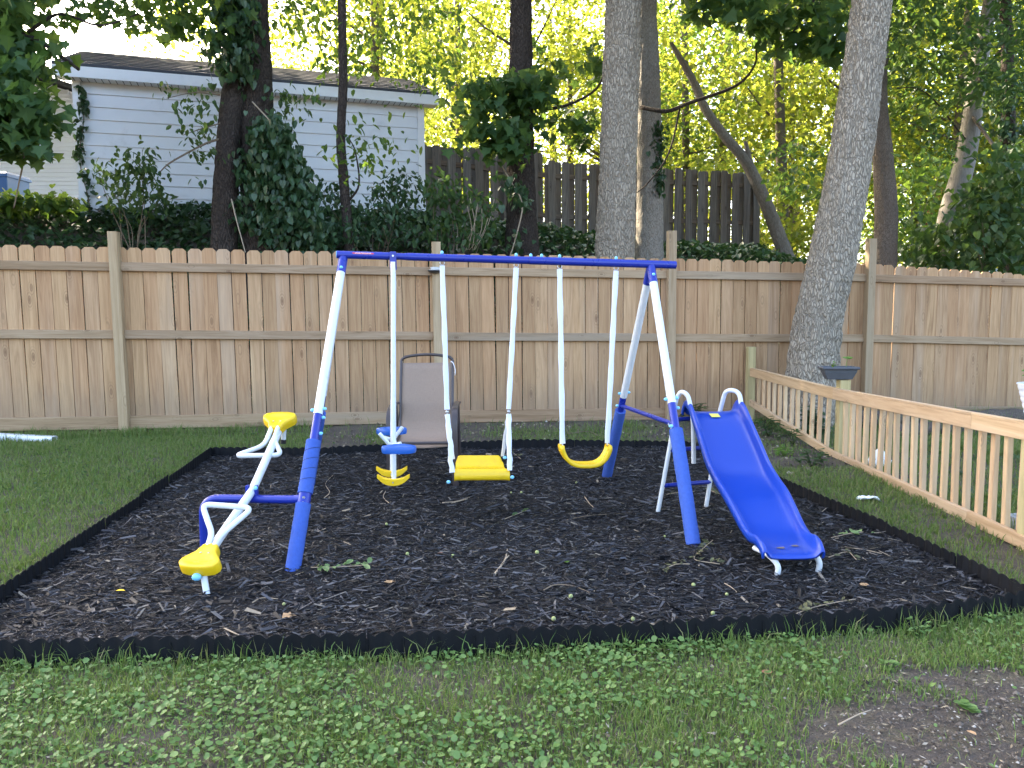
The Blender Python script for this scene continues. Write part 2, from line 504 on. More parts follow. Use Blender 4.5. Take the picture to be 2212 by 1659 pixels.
M['leaf_lime'] = leafmat('lime_leaf', [(.09, .19, .03), (.12, .24, .04), (.16, .28, .05)], [(.20, .32, .04), (.26, .36, .05)], .4)
M['leaf_wilt'] = leafmat('wilted_leaf', [(.07, .075, .035), (.10, .10, .05), (.14, .15, .07)], [(.08, .09, .03), (.1, .1, .04)], .2)
M['leaf_pale'] = leafmat('cut_leaf', [(.14, .22, .08), (.18, .27, .10), (.24, .32, .13)], [(.15, .22, .06), (.2, .25, .08)], .25)
M['clover'] = leafmat('ground_ivy_leaf', [(.085, .165, .040), (.125, .225, .058), (.19, .285, .09)], [(.15, .25, .04), (.2, .30, .06)], .30, .5, .4)
M['grass'] = leafmat('grass_blade', [(.090, .165, .034), (.135, .225, .050), (.175, .25, .066), (.27, .245, .12)], [(.16, .26, .04), (.24, .31, .06)], .34, .5, .4)
M['grass_dark'] = leafmat('lawn_blade', [(.085, .155, .030), (.13, .205, .042), (.175, .235, .06), (.28, .245, .115)], [(.13, .21, .03), (.18, .25, .04)], .32, .5, .4)
M['deadleaf'] = leafmat('dry_tan_leaf', [(.36, .22, .11), (.44, .28, .15), (.5, .34, .2)], [(.3, .2, .1), (.3, .2, .1)], .2)
M['redleaf'] = leafmat('dry_red_leaf', [(.30, .12, .08), (.34, .15, .09), (.38, .18, .1)], [(.25, .1, .06), (.25, .1, .06)], .2)
M['nut'] = plain('green_nut', (.30, .33, .13), .6, .3, .15)

def mulchmat():
    t = NT('mulch_chip')
    isl = t.island()
    c = t.ramp(isl, [(0, (.004, .0035, .004)), (.36, (.0085, .0085, .0095)), (.60, (.0195, .0195, .023)), (.79, (.046, .047, .055)), (.925, (.110, .112, .124)), (.985, (.19, .17, .145)), (1, (.32, .26, .18))])
    n = t.noise(t.mapping(t.coord('Object'), (60, 60, 60)), 1.0, 3)
    c = t.mix(n, c, t.mix(.5, c, (.004, .004, .004)))
    t.base(c, .6, .32)
    return t.m
M['chip'] = mulchmat()
def bedmat():
    t = NT('mulch_bed')
    p = t.coord('Object')
    n = t.noise(p, 60, 5, .7)
    t.base(t.mix(n, (.004, .0035, .004), (.020, .017, .017)), .8, .3)
    t.bump(n, 1.0, .03)
    return t.m
M['bed'] = bedmat()

def groundmat():
    t = NT('yard_soil')
    p = t.pos()
    f = t.noise(p, 60, 5, .75); g = t.noise(p, 9, 4, .6); v = t.voro(p, 90)
    c = t.mix(f, (.050, .041, .034), (.165, .140, .118))
    c = t.mix(t.mrange(g, .42, .66), c, t.mix(f, (.07, .06, .042), (.20, .17, .12)))
    speck = t.mrange(v, .16, .08)
    c = t.mix(t.math('MULTIPLY', speck, t.math('GREATER_THAN', t.noise(p, 37, 1), .58)), c, (.34, .30, .24))
    t.base(c, .95, .15)
    t.bump(t.math('ADD', f, t.math('MULTIPLY', g, .6)), .8, .03)
    return t.m
M['ground'] = groundmat()

# ------------------------------------------------------------------ leaf clouds
def tmpl(pts, fold=0.0, droop=0.0):
    """fan of triangles round the leaf's base point; leaf lies along +x"""
    P = [(0, 0, 0)] + [(x, y, abs(y) * fold - droop * x * x) for x, y in pts]
    n = len(pts)
    return np.array(P, float), np.array([(0, i, i + 1) for i in range(1, n)], int)
T_MAPLE = tmpl([(.10, -.30), (.02, -.52), (.36, -.34), (.52, -.56), (.62, -.22), (1.0, 0), (.62, .22), (.52, .56), (.36, .34), (.02, .52), (.10, .30)], .12, .12)
T_OVAL = tmpl([(.3, -.24), (.68, -.22), (1.0, 0), (.68, .22), (.3, .24)], .25, .15)
T_QUAD = tmpl([(.40, -.46), (1.0, -.10), (.62, .44)], .2, .10)
T_HEART = tmpl([(-.08, -.28), (.22, -.42), (.62, -.28), (1.0, 0), (.62, .28), (.22, .42), (-.08, .28)], .12, .15)
T_ROUND = tmpl([(-.10, -.22), (.05, -.46), (.42, -.54), (.78, -.38), (.95, 0), (.78, .38), (.42, .54), (.05, .46), (-.10, .22)], .10, -.12)

def leaves(C, size, T, tilt=(0.2, 1.0), up=None, r=None):
    """C (n,3) leaf bases -> vertices, triangles. tilt: range of the angle between the leaf and the horizontal (down)"""
    r = r or rng
    n = len(C)
    P, Fq = T
    az = r.uniform(0, 2 * np.pi, n); ti = r.uniform(tilt[0], tilt[1], n); ro = r.normal(0, .45, n)
    s = np.asarray(size) if np.ndim(size) else r.uniform(.65, 1.25, n) * size
    ca, sa, ct, st, cr, sr = np.cos(az), np.sin(az), np.cos(ti), np.sin(ti), np.cos(ro), np.sin(ro)
    ex = np.stack([ca * ct, sa * ct, -st], 1)
    ey0 = np.stack([-sa, ca, np.zeros(n)], 1)
    ez0 = np.cross(ex, ey0)
    ey = ey0 * cr[:, None] + ez0 * sr[:, None]
    ez = np.cross(ex, ey)
    V = (C[:, None, :] + s[:, None, None] * (P[None, :, 0, None] * ex[:, None, :] + P[None, :, 1, None] * ey[:, None, :] + P[None, :, 2, None] * ez[:, None, :])).reshape(-1, 3)
    Fa = (Fq[None] + (np.arange(n) * len(P))[:, None, None]).reshape(-1, 3)
    return V, Fa
def merge(*vf):
    V, Fa, b = [], [], 0
    for v, f in vf:
        V.append(v); Fa.append(f + b); b += len(v)
    return np.concatenate(V), np.concatenate(Fa)
def clumps(centers, n_each, spread, r=None):
    """points scattered round clump centres, flattened like sprays of foliage"""
    r = r or rng
    c = np.repeat(np.asarray(centers, float), n_each, 0)
    return c + r.normal(0, 1, c.shape) * np.asarray(spread)
def ellipsoid(n, c, rad, r=None, shell=.35):
    r = r or rng
    d = r.normal(0, 1, (n, 3)); d /= np.linalg.norm(d, axis=1)[:, None]
    q = (shell + (1 - shell) * r.uniform(0, 1, n)) ** .6
    return np.asarray(c) + d * q[:, None] * np.asarray(rad)

# ------------------------------------------------------------------ the setting: ground, mulch
def make_ground():
    xs = np.unique(np.concatenate([np.linspace(-90, -12, 27), np.linspace(-12, 12, 97), np.linspace(12, 90, 27)]))
    ys = np.unique(np.concatenate([np.linspace(-40, -1, 14), np.linspace(-1, 20, 106), np.linspace(20, 160, 36)]))
    X, Y = np.meshgrid(xs, ys)
    Z = gz(X, Y) + (fbm(X * 2.3, Y * 2.3, 1.0) - .5) * .03 * sstep(Y, 12, 9)
    Z = np.where(in_pit(X, Y, .0), -.04, Z)
    Z = np.where((Y < 8), np.minimum(Z, .012), Z)
    V = np.stack([X, Y, Z], -1).reshape(-1, 3)
    m = len(xs)
    i = (np.arange(len(ys) - 1)[:, None] * m + np.arange(m - 1)[None]).ravel()
    prop(npmesh('ground', V, np.stack([i, i + 1, i + m + 1, i + m], 1), M['ground'], None, True), kind='structure',
         label='dark soil of the yard rising to a bank behind the fence')
make_ground()

def bedz(x, y):
    x = np.asarray(x, float); y = np.asarray(y, float)
    dip = sum(np.exp(-(((x - a) / .42) ** 2 + ((y - b) / .36) ** 2)) for a, b in ((-.2, 4.35), (.44, 4.45)))
    return .006 + (fbm(x * 1.6, y * 1.6, 7, 3) - .5) * .05 - .022 * dip
def make_mulch():
    P = np.array(PIT)
    # bed: fan of rings from the centre
    c = P.mean(0); rings = 24
    dense = []
    for i in range(len(P)):
        for k in range(5):
            dense.append(P[i] * (1 - k / 5) + P[(i + 1) % len(P)] * k / 5)
    D = np.array(dense); m = len(D)
    V = []
    for k in range(rings + 1):
        q = c + (D - c) * (k / rings) * .997
        z = bedz(q[:, 0], q[:, 1]) - .004 * (k == rings)
        V.append(np.column_stack([q, z]))
    V = np.concatenate(V)
    k = np.arange(m); k2 = (k + 1) % m
    Fs = np.concatenate([np.stack([r * m + k, (r + 1) * m + k, (r + 1) * m + k2, r * m + k2], 1) for r in range(rings)])
    prop(npmesh('mulch_bed', V, Fs, M['bed'], None, True), kind='structure', label='black mulch bed under the swing set')
    # chips
    n = 84000
    x = rng.uniform(-2.7, 2.2, n * 2); y = rng.uniform(2.6, 6.95, n * 2)
    ok = in_pit(x, y, -.006); x, y = x[ok], y[ok]
    # more and larger visible chips close to the front
    keep = rng.uniform(0, 1, len(x)) < interp(y, [(2.6, 1.0), (4.5, .8), (7, .55)])
    x, y = x[keep][:n], y[keep][:n]; n = len(x)
    z = bedz(x, y) + rng.uniform(-.003, .013, n)
    L = np.exp(rng.normal(math.log(.0115), .55, n)); L = np.clip(L, .004, .055); big = rng.uniform(0, 1, n) < .05; L = np.where(big, rng.uniform(.016, .042, n), L); W = np.clip(L * rng.uniform(.08, .30, n), .0012, .0075); W = np.where(big, W * 1.35, W); H = rng.uniform(.0006, .0024, n); z = z + big * rng.uniform(0, .010, n)
    az = rng.normal(0, .75, n) + (rng.uniform(0, 1, n) < .35) * rng.uniform(0, 3.14, n); pt = rng.normal(0, .20, n); ro = rng.normal(0, .4, n)
    ex = np.stack([np.cos(az) * np.cos(pt), np.sin(az) * np.cos(pt), np.sin(pt)], 1)
    ey0 = np.stack([-np.sin(az), np.cos(az), 0 * az], 1); ez0 = np.cross(ex, ey0)
    ey = ey0 * np.cos(ro)[:, None] + ez0 * np.sin(ro)[:, None]; ez = np.cross(ex, ey)
    C = np.column_stack([x, y, z])
    tp = rng.uniform(.45, 1, n); tq = rng.uniform(.45, 1, n)
    def pt_(a, b, h): return C + ex * (a * L)[:, None] + ey * (b * W)[:, None] + ez * (h * H)[:, None]
    V = np.stack([pt_(-1, -tp, 0), pt_(1, -tq, 0), pt_(.9, tq, 0), pt_(-.9, tp, 0), pt_(-1, -tp * .9, 1), pt_(1, -tq * .9, 1), pt_(.9, tq * .9, 1), pt_(-.9, tp * .9, 1)], 1).reshape(-1, 3)
    q = np.array([(4, 5, 6, 7), (0, 1, 5, 4), (1, 2, 6, 5), (2, 3, 7, 6), (3, 0, 4, 7)])
    Fs = (q[None] + (np.arange(n) * 8)[:, None, None]).reshape(-1, 4)
    prop(npmesh('mulch_chips', V, Fs, M['chip']), 'shredded black bark mulch filling the edged play area', 'mulch', kind='stuff')
make_mulch()

# ------------------------------------------------------------------ privacy fence
ANG = math.atan(FT)
def make_fence():
    t = thing('privacy_fence', 'tall new tan wooden dog-eared privacy fence behind the swing set', 'fence', (0, FY0, 0))
    base = Vector((0, FY0, 0))
    u = Vector((FC, FT * FC, 0)); n = Vector((-FT * FC, FC, 0))       # along, away from camera
    # picket mesh (shared)
    w, h, th, c = .1368, 1.83, .016, .030
    out = [(-w / 2, 0), (w / 2, 0), (w / 2, h - c), (w / 2 - c, h), (-w / 2 + c, h), (-w / 2, h - c)]
    vs_ = [(a, -th / 2, b) for a, b in out] + [(a, th / 2, b) for a, b in out]
    fs = [(0, 1, 2, 3, 4, 5), (11, 10, 9, 8, 7, 6)] + [(i, i + 6, (i + 1) % 6 + 6, (i + 1) % 6) for i in range(6)]
    me = bpy.data.meshes.new('picket'); me.from_pydata(vs_, [], fs); me.materials.append(M['picket']); me.update()
    top = [(-9, 1.99), (-5, 1.93), (.68, 1.83), (4.18, 1.745), (6.2, 1.62), (10, 1.42)]
    s = -7.6
    k = 0
    while s < 9.0:
        p = base + u * s
        o = link('picket', me, t)
        o.location = (p + n * rnd.gauss(.0, .0012)) - base + Vector((0, 0, float(interp(p.x, top)) - h + rnd.gauss(0, .004)))
        o.rotation_euler = (rnd.gauss(0, .002), rnd.gauss(0, .0028), ANG + rnd.gauss(0, .008))
        if s > 3.4: o.scale = (1.034, 1, 1)
        s += .1438 + rnd.uniform(-.0008, .0016 if s < 3.4 else .0002) - (.0012 if s > 3.4 else 0); k += 1
    # posts
    posts = [(-7.1, 2.10), (-3.975, 2.062), (-.802, 1.972), (1.783, 2.103), (4.176, 2.027), (6.85, 1.86), (9.0, 1.7)]
    pw = .092
    for x, zt in posts:
        q = Vector((x, fy(x), 0)) - n * (.009 + pw / 2)
        zb = gz1(x, fy(x)) - .15
        b = MB()
        rot = Matrix.Rotation(ANG + rnd.gauss(0, .02), 3, 'Z')
        b.box(q + Vector((0, 0, (zb + zt) / 2)), (pw, pw, zt - zb), rot, .004)
        b.build('post', M['post'], t)
    # rails between the posts, kickboard at the foot
    zr = {'rail': [[(-9, 1.80), (-5, 1.73), (.68, 1.644), (3.75, 1.593), (6.2, 1.519), (10, 1.40)], [(-9, 1.12), (-5, 1.062), (.68, .94), (3.75, .884), (6.2, .794), (10, .68)]],
          'kickboard': [[(-9, .20), (-5, .150), (.68, .070), (3.75, .0), (6.2, -.07), (10, -.16)]]}
    for (x0, _), (x1, _) in zip(posts[:-1], posts[1:]):
        a0, a1 = x0 + pw / 2 * FC + .002, x1 - pw / 2 * FC - .002
        for nm in zr:
            for pts in zr[nm]:
                hgt, dep = (.088, .038) if nm == 'rail' else (.135, .024)
                P0 = Vector((a0, fy(a0), float(interp(a0, pts)) + rnd.uniform(-.006, .006))) - n * (.0105 + dep / 2)
                P1 = Vector((a1, fy(a1), float(interp(a1, pts)) + rnd.uniform(-.006, .006))) - n * (.0105 + dep / 2)
                d = P1 - P0
                ln = d.length
                mb = bpy.data.meshes.new(nm)
                x, y, z = ln / 2, dep / 2, hgt / 2
                b = .004
                ring = [(-y + b, -z), (y - b, -z), (y, -z + b), (y, z - b), (y - b, z), (-y + b, z), (-y, z - b), (-y, -z + b)]
                vv = [(-x, p, q) for p, q in ring] + [(x, p, q) for p, q in ring]
                ff = [tuple(range(7, -1, -1)), tuple(range(8, 16))] + [(i, (i + 1) % 8, (i + 1) % 8 + 8, i + 8) for i in range(8)]
                mb.from_pydata(vv, [], ff); mb.materials.append(M['rail']); mb.update()
                o = link(nm, mb, t)
                o.location = (P0 + P1) / 2 - base
                o.rotation_euler = (0, -math.asin(d.z / ln), math.atan2(d.y, d.x))
make_fence()

# ------------------------------------------------------------------ mulch edging
def make_edging():
    t = thing('garden_edging', 'black corrugated plastic edging with a scalloped top round the mulch', 'edging', (0, 4.5, 0))
    P = [Vector((x, y, 0)) for x, y in PIT]
    corners = [0, 6, 10, 15, 19]                # indices of the bed's corners
    for a, b in zip(corners[:-1], corners[1:]):
        line = [P[i % len(P)] for i in range(a, b + 1)]
        # resample by length
        L = [0]
        for p, q in zip(line[:-1], line[1:]): L.append(L[-1] + (q - p).length)
        tot = L[-1]
        def pos(s):
            s = max(0, min(tot, s))
            for i in range(len(L) - 1):
                if s <= L[i + 1] + 1e-9:
                    return lerp(line[i], line[i + 1], (s - L[i]) / (L[i + 1] - L[i]))
            return line[-1]
        npan = max(1, round(tot / .56)); pl = tot / npan
        front = a == 0
        for k in range(npan):
            s0, s1 = k * pl + .0015, (k + 1) * pl - .0015
            dz = rnd.uniform(-.004, .006); dn = rnd.uniform(-.003, .003); tl = rnd.uniform(-.06, .05)
            ns = int((s1 - s0) / .064 * 10)
            rows = [[], [], [], []]
            H = .088 if front else .072
            for i in range(ns + 1):
                s = s0 + (s1 - s0) * i / ns
                p = pos(s); d = (pos(s + .02) - pos(s - .02)).normalized()
                nn = Vector((d.y, -d.x, 0))     # outwards
                ph = s / .064
                bow = abs(math.sin(math.pi * ph))
                w = .0035 * math.cos(2 * math.pi * ph)
                zt = H + dz + .015 * bow - .007
                e = p + nn * (w + dn)
                lean = nn * (zt * tl)
                rows[0].append(e + Vector((0, 0, -.05)))
                rows[1].append(e + lean + Vector((0, 0, zt)))
                rows[2].append(e + lean - nn * .004 + Vector((0, 0, zt)))
                rows[3].append(e - nn * .004 + Vector((0, 0, -.05)))
            b_ = MB(); b_.grid(rows)
            b_.poly([rows[j][0] for j in range(4)]); b_.poly([rows[j][-1] for j in (3, 2, 1, 0)])
            # moulded ribs
            for i in range(0, ns + 1, 20):
                p = lerp(rows[0][i], rows[1][i], .55); d = (pos(s0 + .1) - pos(s0)).normalized(); nn = Vector((d.y, -d.x, 0))
                b_.box(p + nn * .002, (.004, .004, .085), Matrix.Rotation(math.atan2(d.y, d.x), 3, 'Z'))
            b_.build('edging_panel', M['edging'], t, True, 40)
make_edging()

# ------------------------------------------------------------------ swing set frame
LF, LR, RF, RR = Vector((-1.072, 3.644, 0)), Vector((-1.455, 5.42, 0)), Vector((.934, 3.892, 0)), Vector((.695, 5.648, 0))
AL, AR = Vector((-.975, 4.548, 1.556)), Vector((.856, 4.775, 1.507))
B0, B1 = Vector((-1.010, 4.544, 1.578)), Vector((1.012, 4.795, 1.513))
BX = (B1 - B0).normalized()                     # along the beam
BN = Vector((-BX.y, BX.x, 0)).normalized()      # away from the camera
def beam_at(x): return lerp(B0, B1, (x - B0.x) / (B1.x - B0.x))

def make_frame():
    t = thing('swing_set_frame', 'blue and white tubular A-frame of the swing set standing on black mulch', 'swing set', (0, 4.6, 0))
    J = beam_at(.110)
    b = MB(); b.tube([B0, lerp(B0, B1, .155), lerp(B0, B1, .175), lerp(B0, B1, .185), lerp(B0, B1, .205), J - BX * .02, J + BX * .0], [.0225, .0225, .0195, .0195, .0225, .0225, .0222], 20)
    beam = b.build('beam', M['blue'], t, True, 50)
    b = MB(); b.tube([J + BX * .001, B1], .0238, 20); b.build('beam', M['blue'], t, True, 50)
    b = MB(); b.tube([B0 - BX * .003, B0 + BX * .0005], .0215, 20); b.build('end_cap', M['cap'], t, True, 50)
    # sticker on the beam, facing the camera, slightly upwards
    c = beam_at(-.86)
    rot = Matrix((BX, BN, BX.cross(BN))).transposed()
    st = MB()
    def onbeam(s, a): return c + BX * s + (-BN * math.cos(a) + Vector((0, 0, 1)) * math.sin(a)) * .0233
    ls = []
    for i in range(25):
        s = -.062 + .124 * i / 24
        e = min(1, (min(i, 24 - i) + .6) / 2.2) ** .5
        ls.append((s, .21 * e))
    rows = [[onbeam(s, .45 + h * k) for k in (-1, -.5, 0, .5, 1)] for s, h in ls]
    st.grid(rows)
    stick = st.build('label_sticker', M['red'], t, True)
    cu = bpy.data.curves.new('sticker_text', 'FONT')
    cu.body = 'SPORTSPOWER'; cu.align_x = 'CENTER'; cu.align_y = 'CENTER'; cu.size = .0125; cu.extrude = .0002; cu.space_character = 1.12
    to = bpy.data.objects.new('t', cu); COL.objects.link(to)
    dg = bpy.context.evaluated_depsgraph_get()
    me = bpy.data.meshes.new_from_object(to.evaluated_get(dg)); bpy.data.objects.remove(to)
    a = .45
    nrm = (-BN * math.cos(a) + Vector((0, 0, 1)) * math.sin(a)); upv = (BN * math.sin(a) + Vector((0, 0, 1)) * math.cos(a))
    mt = Matrix((BX, upv, nrm)).transposed()
    for v in me.vertices: v.co = mt @ v.co + c + nrm * .0242 - Vector(t['_o'])
    me.materials.clear(); me.materials.append(M['white_print'])
    link('lettering', me, stick)

    def leg(foot, apex, tw, ts, foams, thick=1.0):
        d = (apex - foot)
        b = MB(); b.tube([lerp(foot, apex, tw), lerp(foot, apex, ts + .01)], .0245, 16)
        lg = b.build('leg', M['white'], t, True, 50)
        b = MB(); b.tube([lerp(foot, apex, -.06), lerp(foot, apex, tw + .004)], .0225, 16); b.build('lower_tube', M['blue'], lg, True, 50)
        b = MB(); b.tube([lerp(foot, apex, ts), apex + d.normalized() * .012], .0262, 16); b.build('socket', M['blue'], lg, True, 50)
        for f0, f1 in foams:
            pts = [lerp(foot, apex, f0 + (f1 - f0) * i / 10) for i in range(11)]
            b = MB(); b.tube(pts, [.0375 * thick * (1 + .02 * math.sin(i * 2.1)) for i in range(11)], 18)
            b.build('foam_sleeve', M['bluefoam'], lg, True, 50)
        return lg
    lf = leg(LF, AL, .455, .945, [(-.01, .185), (.215, .372)])
    # dark split lines wound round the upper foam
    for q, tilt in ((.345, .010), (.315, .010), (.285, .008), (.255, .006)):
        p = lerp(LF, AL, q); d = (AL - LF).normalized()
        u = BX; w = d.cross(u).normalized()
        pts = [p + u * math.cos(a) * .0378 + w * math.sin(a) * .0378 + d * (tilt * math.sin(a + 1.2)) for a in [math.pi * (1.02 + .95 * k / 12) for k in range(13)]]
        b = MB(); b.tube(pts, .0011, 5); b.build('foam_slit', M['black'], lf)
    lr = leg(LR, AL, .455, .945, [(0, .372)])
    rf = leg(RF, AR, .475, .93, [(.017, .385)])
    rr = leg(RR, AR, .43, .93, [(0, .36)])
    # gusset plate between the two right legs
    b = MB(); b.box(lerp(RF, AR, .95) * .5 + lerp(RR, AR, .95) * .5, (.02, .10, .06), Matrix.Rotation(math.atan2(BX.y, BX.x), 3, 'Z')); b.build('gusset', M['blue'], t)
    # cross braces
    b = MB(); b.tube([lerp(RR, AR, .385), lerp(RF, AR, .402)], .0135, 12); b.build('cross_brace', M['blue'], t, True, 50)
    b = MB(); b.tube([lerp(LR, AL, .39), lerp(LF, AL, .405)], .0135, 12); b.build('cross_brace', M['blue'], t, True, 50)
    # see-saw arm: clamp on the left front leg, bent tube down to the ground
    b = MB(); b.tube([lerp(LF, AL, .182), lerp(LF, AL, .218)], .032, 16); cl = b.build('clamp', M['blue'], t, True, 50)
    for q in (.193, .208):
        b = MB(); b.tube([lerp(LF, AL, q) - BN * .03, lerp(LF, AL, q) - BN * .038], .0075, 8); b.build('bolt', M['steel'], cl, True, 50)
    p0 = lerp(LF, AL, .20)
    path = fillet([p0, Vector((-1.13, 3.835, .305)), Vector((-1.595, 3.90, .300)), Vector((-1.60, 3.90, -.05))], .09, 8)
    b = MB(); b.tube(path, [.029] + [.0215] * (len(path) - 1), 16); b.build('pivot_arm', M['blue'], t, True, 50)
    b = MB(); b.box((-1.305, 3.862, .335), (.012, .03, .075)); b.box((-1.352, 3.868, .335), (.012, .03, .075)); b.build('pivot_bracket', M['blue'], t)
    # bolt caps
    caps = []
    for x in (-.406, .032, .120, .185, .294, .640):
        caps.append((beam_at(x) + Vector((0, 0, .030)), (1, 1, 1.25)))
    for foot, apex, q, s in ((LF, AL, .965, 0), (RF, AR, .965, 0)):
        p = lerp(foot, apex, q); caps.append((p - BN * .03, (1, 1, 1)))
    for foot, apex, q in ((LF, AL, .468), (RR, AR, .445), (RF, AR, .49)):
        p = lerp(foot, apex, q)
        caps += [(p - BX * .031, (1.3, 1, 1)), (p + BX * .031 + Vector((0, 0, .008)), (1.3, 1, 1))]
    caps += [(lerp(LF, AL, .445) + BX * .03, (1.3, 1, 1)), (lerp(LF, AL, .395) + BX * .03, (1.3, 1, 1)), (lerp(RF, AR, .46) + BX * .03, (1.3, 1, 1)),
             (lerp(RR, AR, .385) - BX * .03, (1.3, 1, 1)), (lerp(RF, AR, .398) - BX * .028 - BN * .012, (1.4, 1, 1)), (Vector((-1.300, 3.838, .365)), (1.1, 1.3, 1.1))]
    for p, sc in caps:
        b = MB(); b.ball(p, .0098, 10, 6, sc); b.build('bolt_cap', M['cap'], t, True)
    # hangers under the beam
    for x in (-.406, .032, .294, .640):
        p = beam_at(x)
        ring = [p + Vector((0, 0, -.030)) + BX * (.014 * math.cos(a)) + Vector((0, 0, .012 * math.sin(a))) for a in [2 * math.pi * k / 12 for k in range(13)]]
        b = MB(); b.tube(ring, .0028, 6, False); b.build('hanger_ring', M['steel'], t, True)
    p = beam_at(-.690)
    b = MB(); b.box(p + Vector((0, 0, .003)), (.036, .058, .045), Matrix.Rotation(math.atan2(BX.y, BX.x), 3, 'Z')); b.build('glider_bracket', M['blue'], t, bevel=.003)
    for y in (-.034, .034):
        b = MB(); b.box(p + BN * y + Vector((0, 0, -.04)), (.038, .006, .075), Matrix.Rotation(math.atan2(BX.y, BX.x), 3, 'Z')); b.build('glider_plate', M['blue'], t)
        b = MB(); b.tube([p + BN * y * 1.1, p + BN * y * 1.3], .006, 8); b.build('bolt', M['steel'], t, True, 50)
make_frame()

# ------------------------------------------------------------------ swings
def strap(b, p, q, r=.0155, flat=.45, n=14, wob=.0011, side=None):
    pts, rr = [], []
    for i in range(n + 1):
        w = lerp(p, q, i / n) + Vector((rnd.gauss(0, wob * .6), rnd.gauss(0, wob), 0)) * (0 < i < n)
        pts.append(w); rr.append(r * (1 + .10 * math.sin(i * 1.7 + p.x * 9)))
    b.tube(pts, rr, 10, True, flat, side or BX)

def make_lawn_swing():
    t = thing('bench_swing', 'yellow bench swing with low back hanging on white sleeved ropes', 'swing', (-.19, 4.65, .23))
    tl, tr = beam_at(-.406) + Vector((0, 0, -.045)), beam_at(.032) + Vector((0, 0, -.045))
    ll, lr_ = Vector((-.392, 4.618, .655)), Vector((-.022, 4.663, .648))
    for a, b_ in ((tl, ll), (tr, lr_)):
        b = MB(); strap(b, a, b_); b.build('rope_sleeve', M['strap'], t, True, 60)
    # corners of the seat
    fl, fr = Vector((-.362, 4.545, .285)), Vector((-.018, 4.588, .285))
    bl, br = Vector((-.372, 4.765, .335)), Vector((-.085, 4.800, .335))
    for a, c1, c2 in ((ll, fl, bl + Vector((0, 0, -.01))), (lr_, fr, br + Vector((.02, 0, 0)))):
        b = MB(); b.ball(a + Vector((0, 0, -.015)), .011, 8, 5); b.build('link', M['steel'], t, True)
        for c in (c1, c2):
            s = a + Vector((0, 0, -.03))
            b = MB(); strap(b, s, c, .0155 if c is c1 else .011, .5, 10, .004); b.build('rope_sleeve', M['strap'], t, True, 60)
    # seat: profile along depth, swept across the width
    c0 = Vector((-.185, 4.575, 0))
    prof = [(.020, .225), (.004, .228), (-.006, .240), (-.006, .262), (.003, .287), (.016, .296), (.030, .294), (.05, .283), (.08, .276), (.12, .274), (.155, .282), (.180, .300), (.200, .330), (.208, .340), (.216, .341), (.222, .334), (.214, .318), (.190, .282), (.165, .262), (.12, .252), (.06, .248), (.035, .240)]
    rows = []
    N = 26
    for i in range(N + 1):
        q = -1 + 2 * i / N
        row = []
        edge = max(0, (abs(q) - .86) / .14)
        for s, z in prof:
            hw = .168 - .10 * max(0, s) * 1.1
            dz = 0
            if z > .30: dz = -(z - .30) * edge ** 2 * .9          # rounded top corners of the back
            if s < .03: dz -= 0.004 * edge ** 2
            tx = .0018 * math.sin(q * 26 + s * 60) * math.sin(s * 95) if .05 < s < .2 and z > .268 else 0
            row.append(c0 + BX * (q * hw) + BN * s + Vector((0, 0, z + dz + tx)))
        rows.append(row)
    b = MB(); b.grid([list(r_) for r_ in rows], True); b.poly(list(reversed(rows[0]))); b.poly(rows[-1])
    seat = b.build('seat', M['yellow'], t, True, 60)
    b = MB(); b.box(c0 - BN * .0065 + Vector((0, 0, .252)), (.26, .003, .012), Matrix.Rotation(math.atan2(BX.y, BX.x), 3, 'Z')); b.build('front_groove', M['yellow'], seat, bevel=.001)
    # raised diamond tread on the seat and back
    b = MB()
    for r_ in range(3):
        for k in range(9):
            q = (k - 4 + .5 * (r_ % 2)) * .030
            for sg in (-1, 1):
                p = c0 + BX * (q + sg * .007) + BN * (.075 + r_ * .025) + Vector((0, 0, .2768 + (.001, .0, .003)[r_]))
                b.box(p, (.018, .003, .002), Matrix.Rotation(math.atan2(BX.y, BX.x) + sg * .7, 3, 'Z'))
    b.build('tread', M['yellow'], seat)
    for p in (fl + Vector((-.022, -.012, -.055)), bl + Vector((-.022, 0, -.02)), fr + Vector((.014, -.008, -.04)), br + Vector((.035, .0, -.012))):
        b = MB(); b.ball(p, .0125, 10, 6, (1, 1, .9)); b.build('bolt_cap', M['cap'], t, True)
make_lawn_swing()

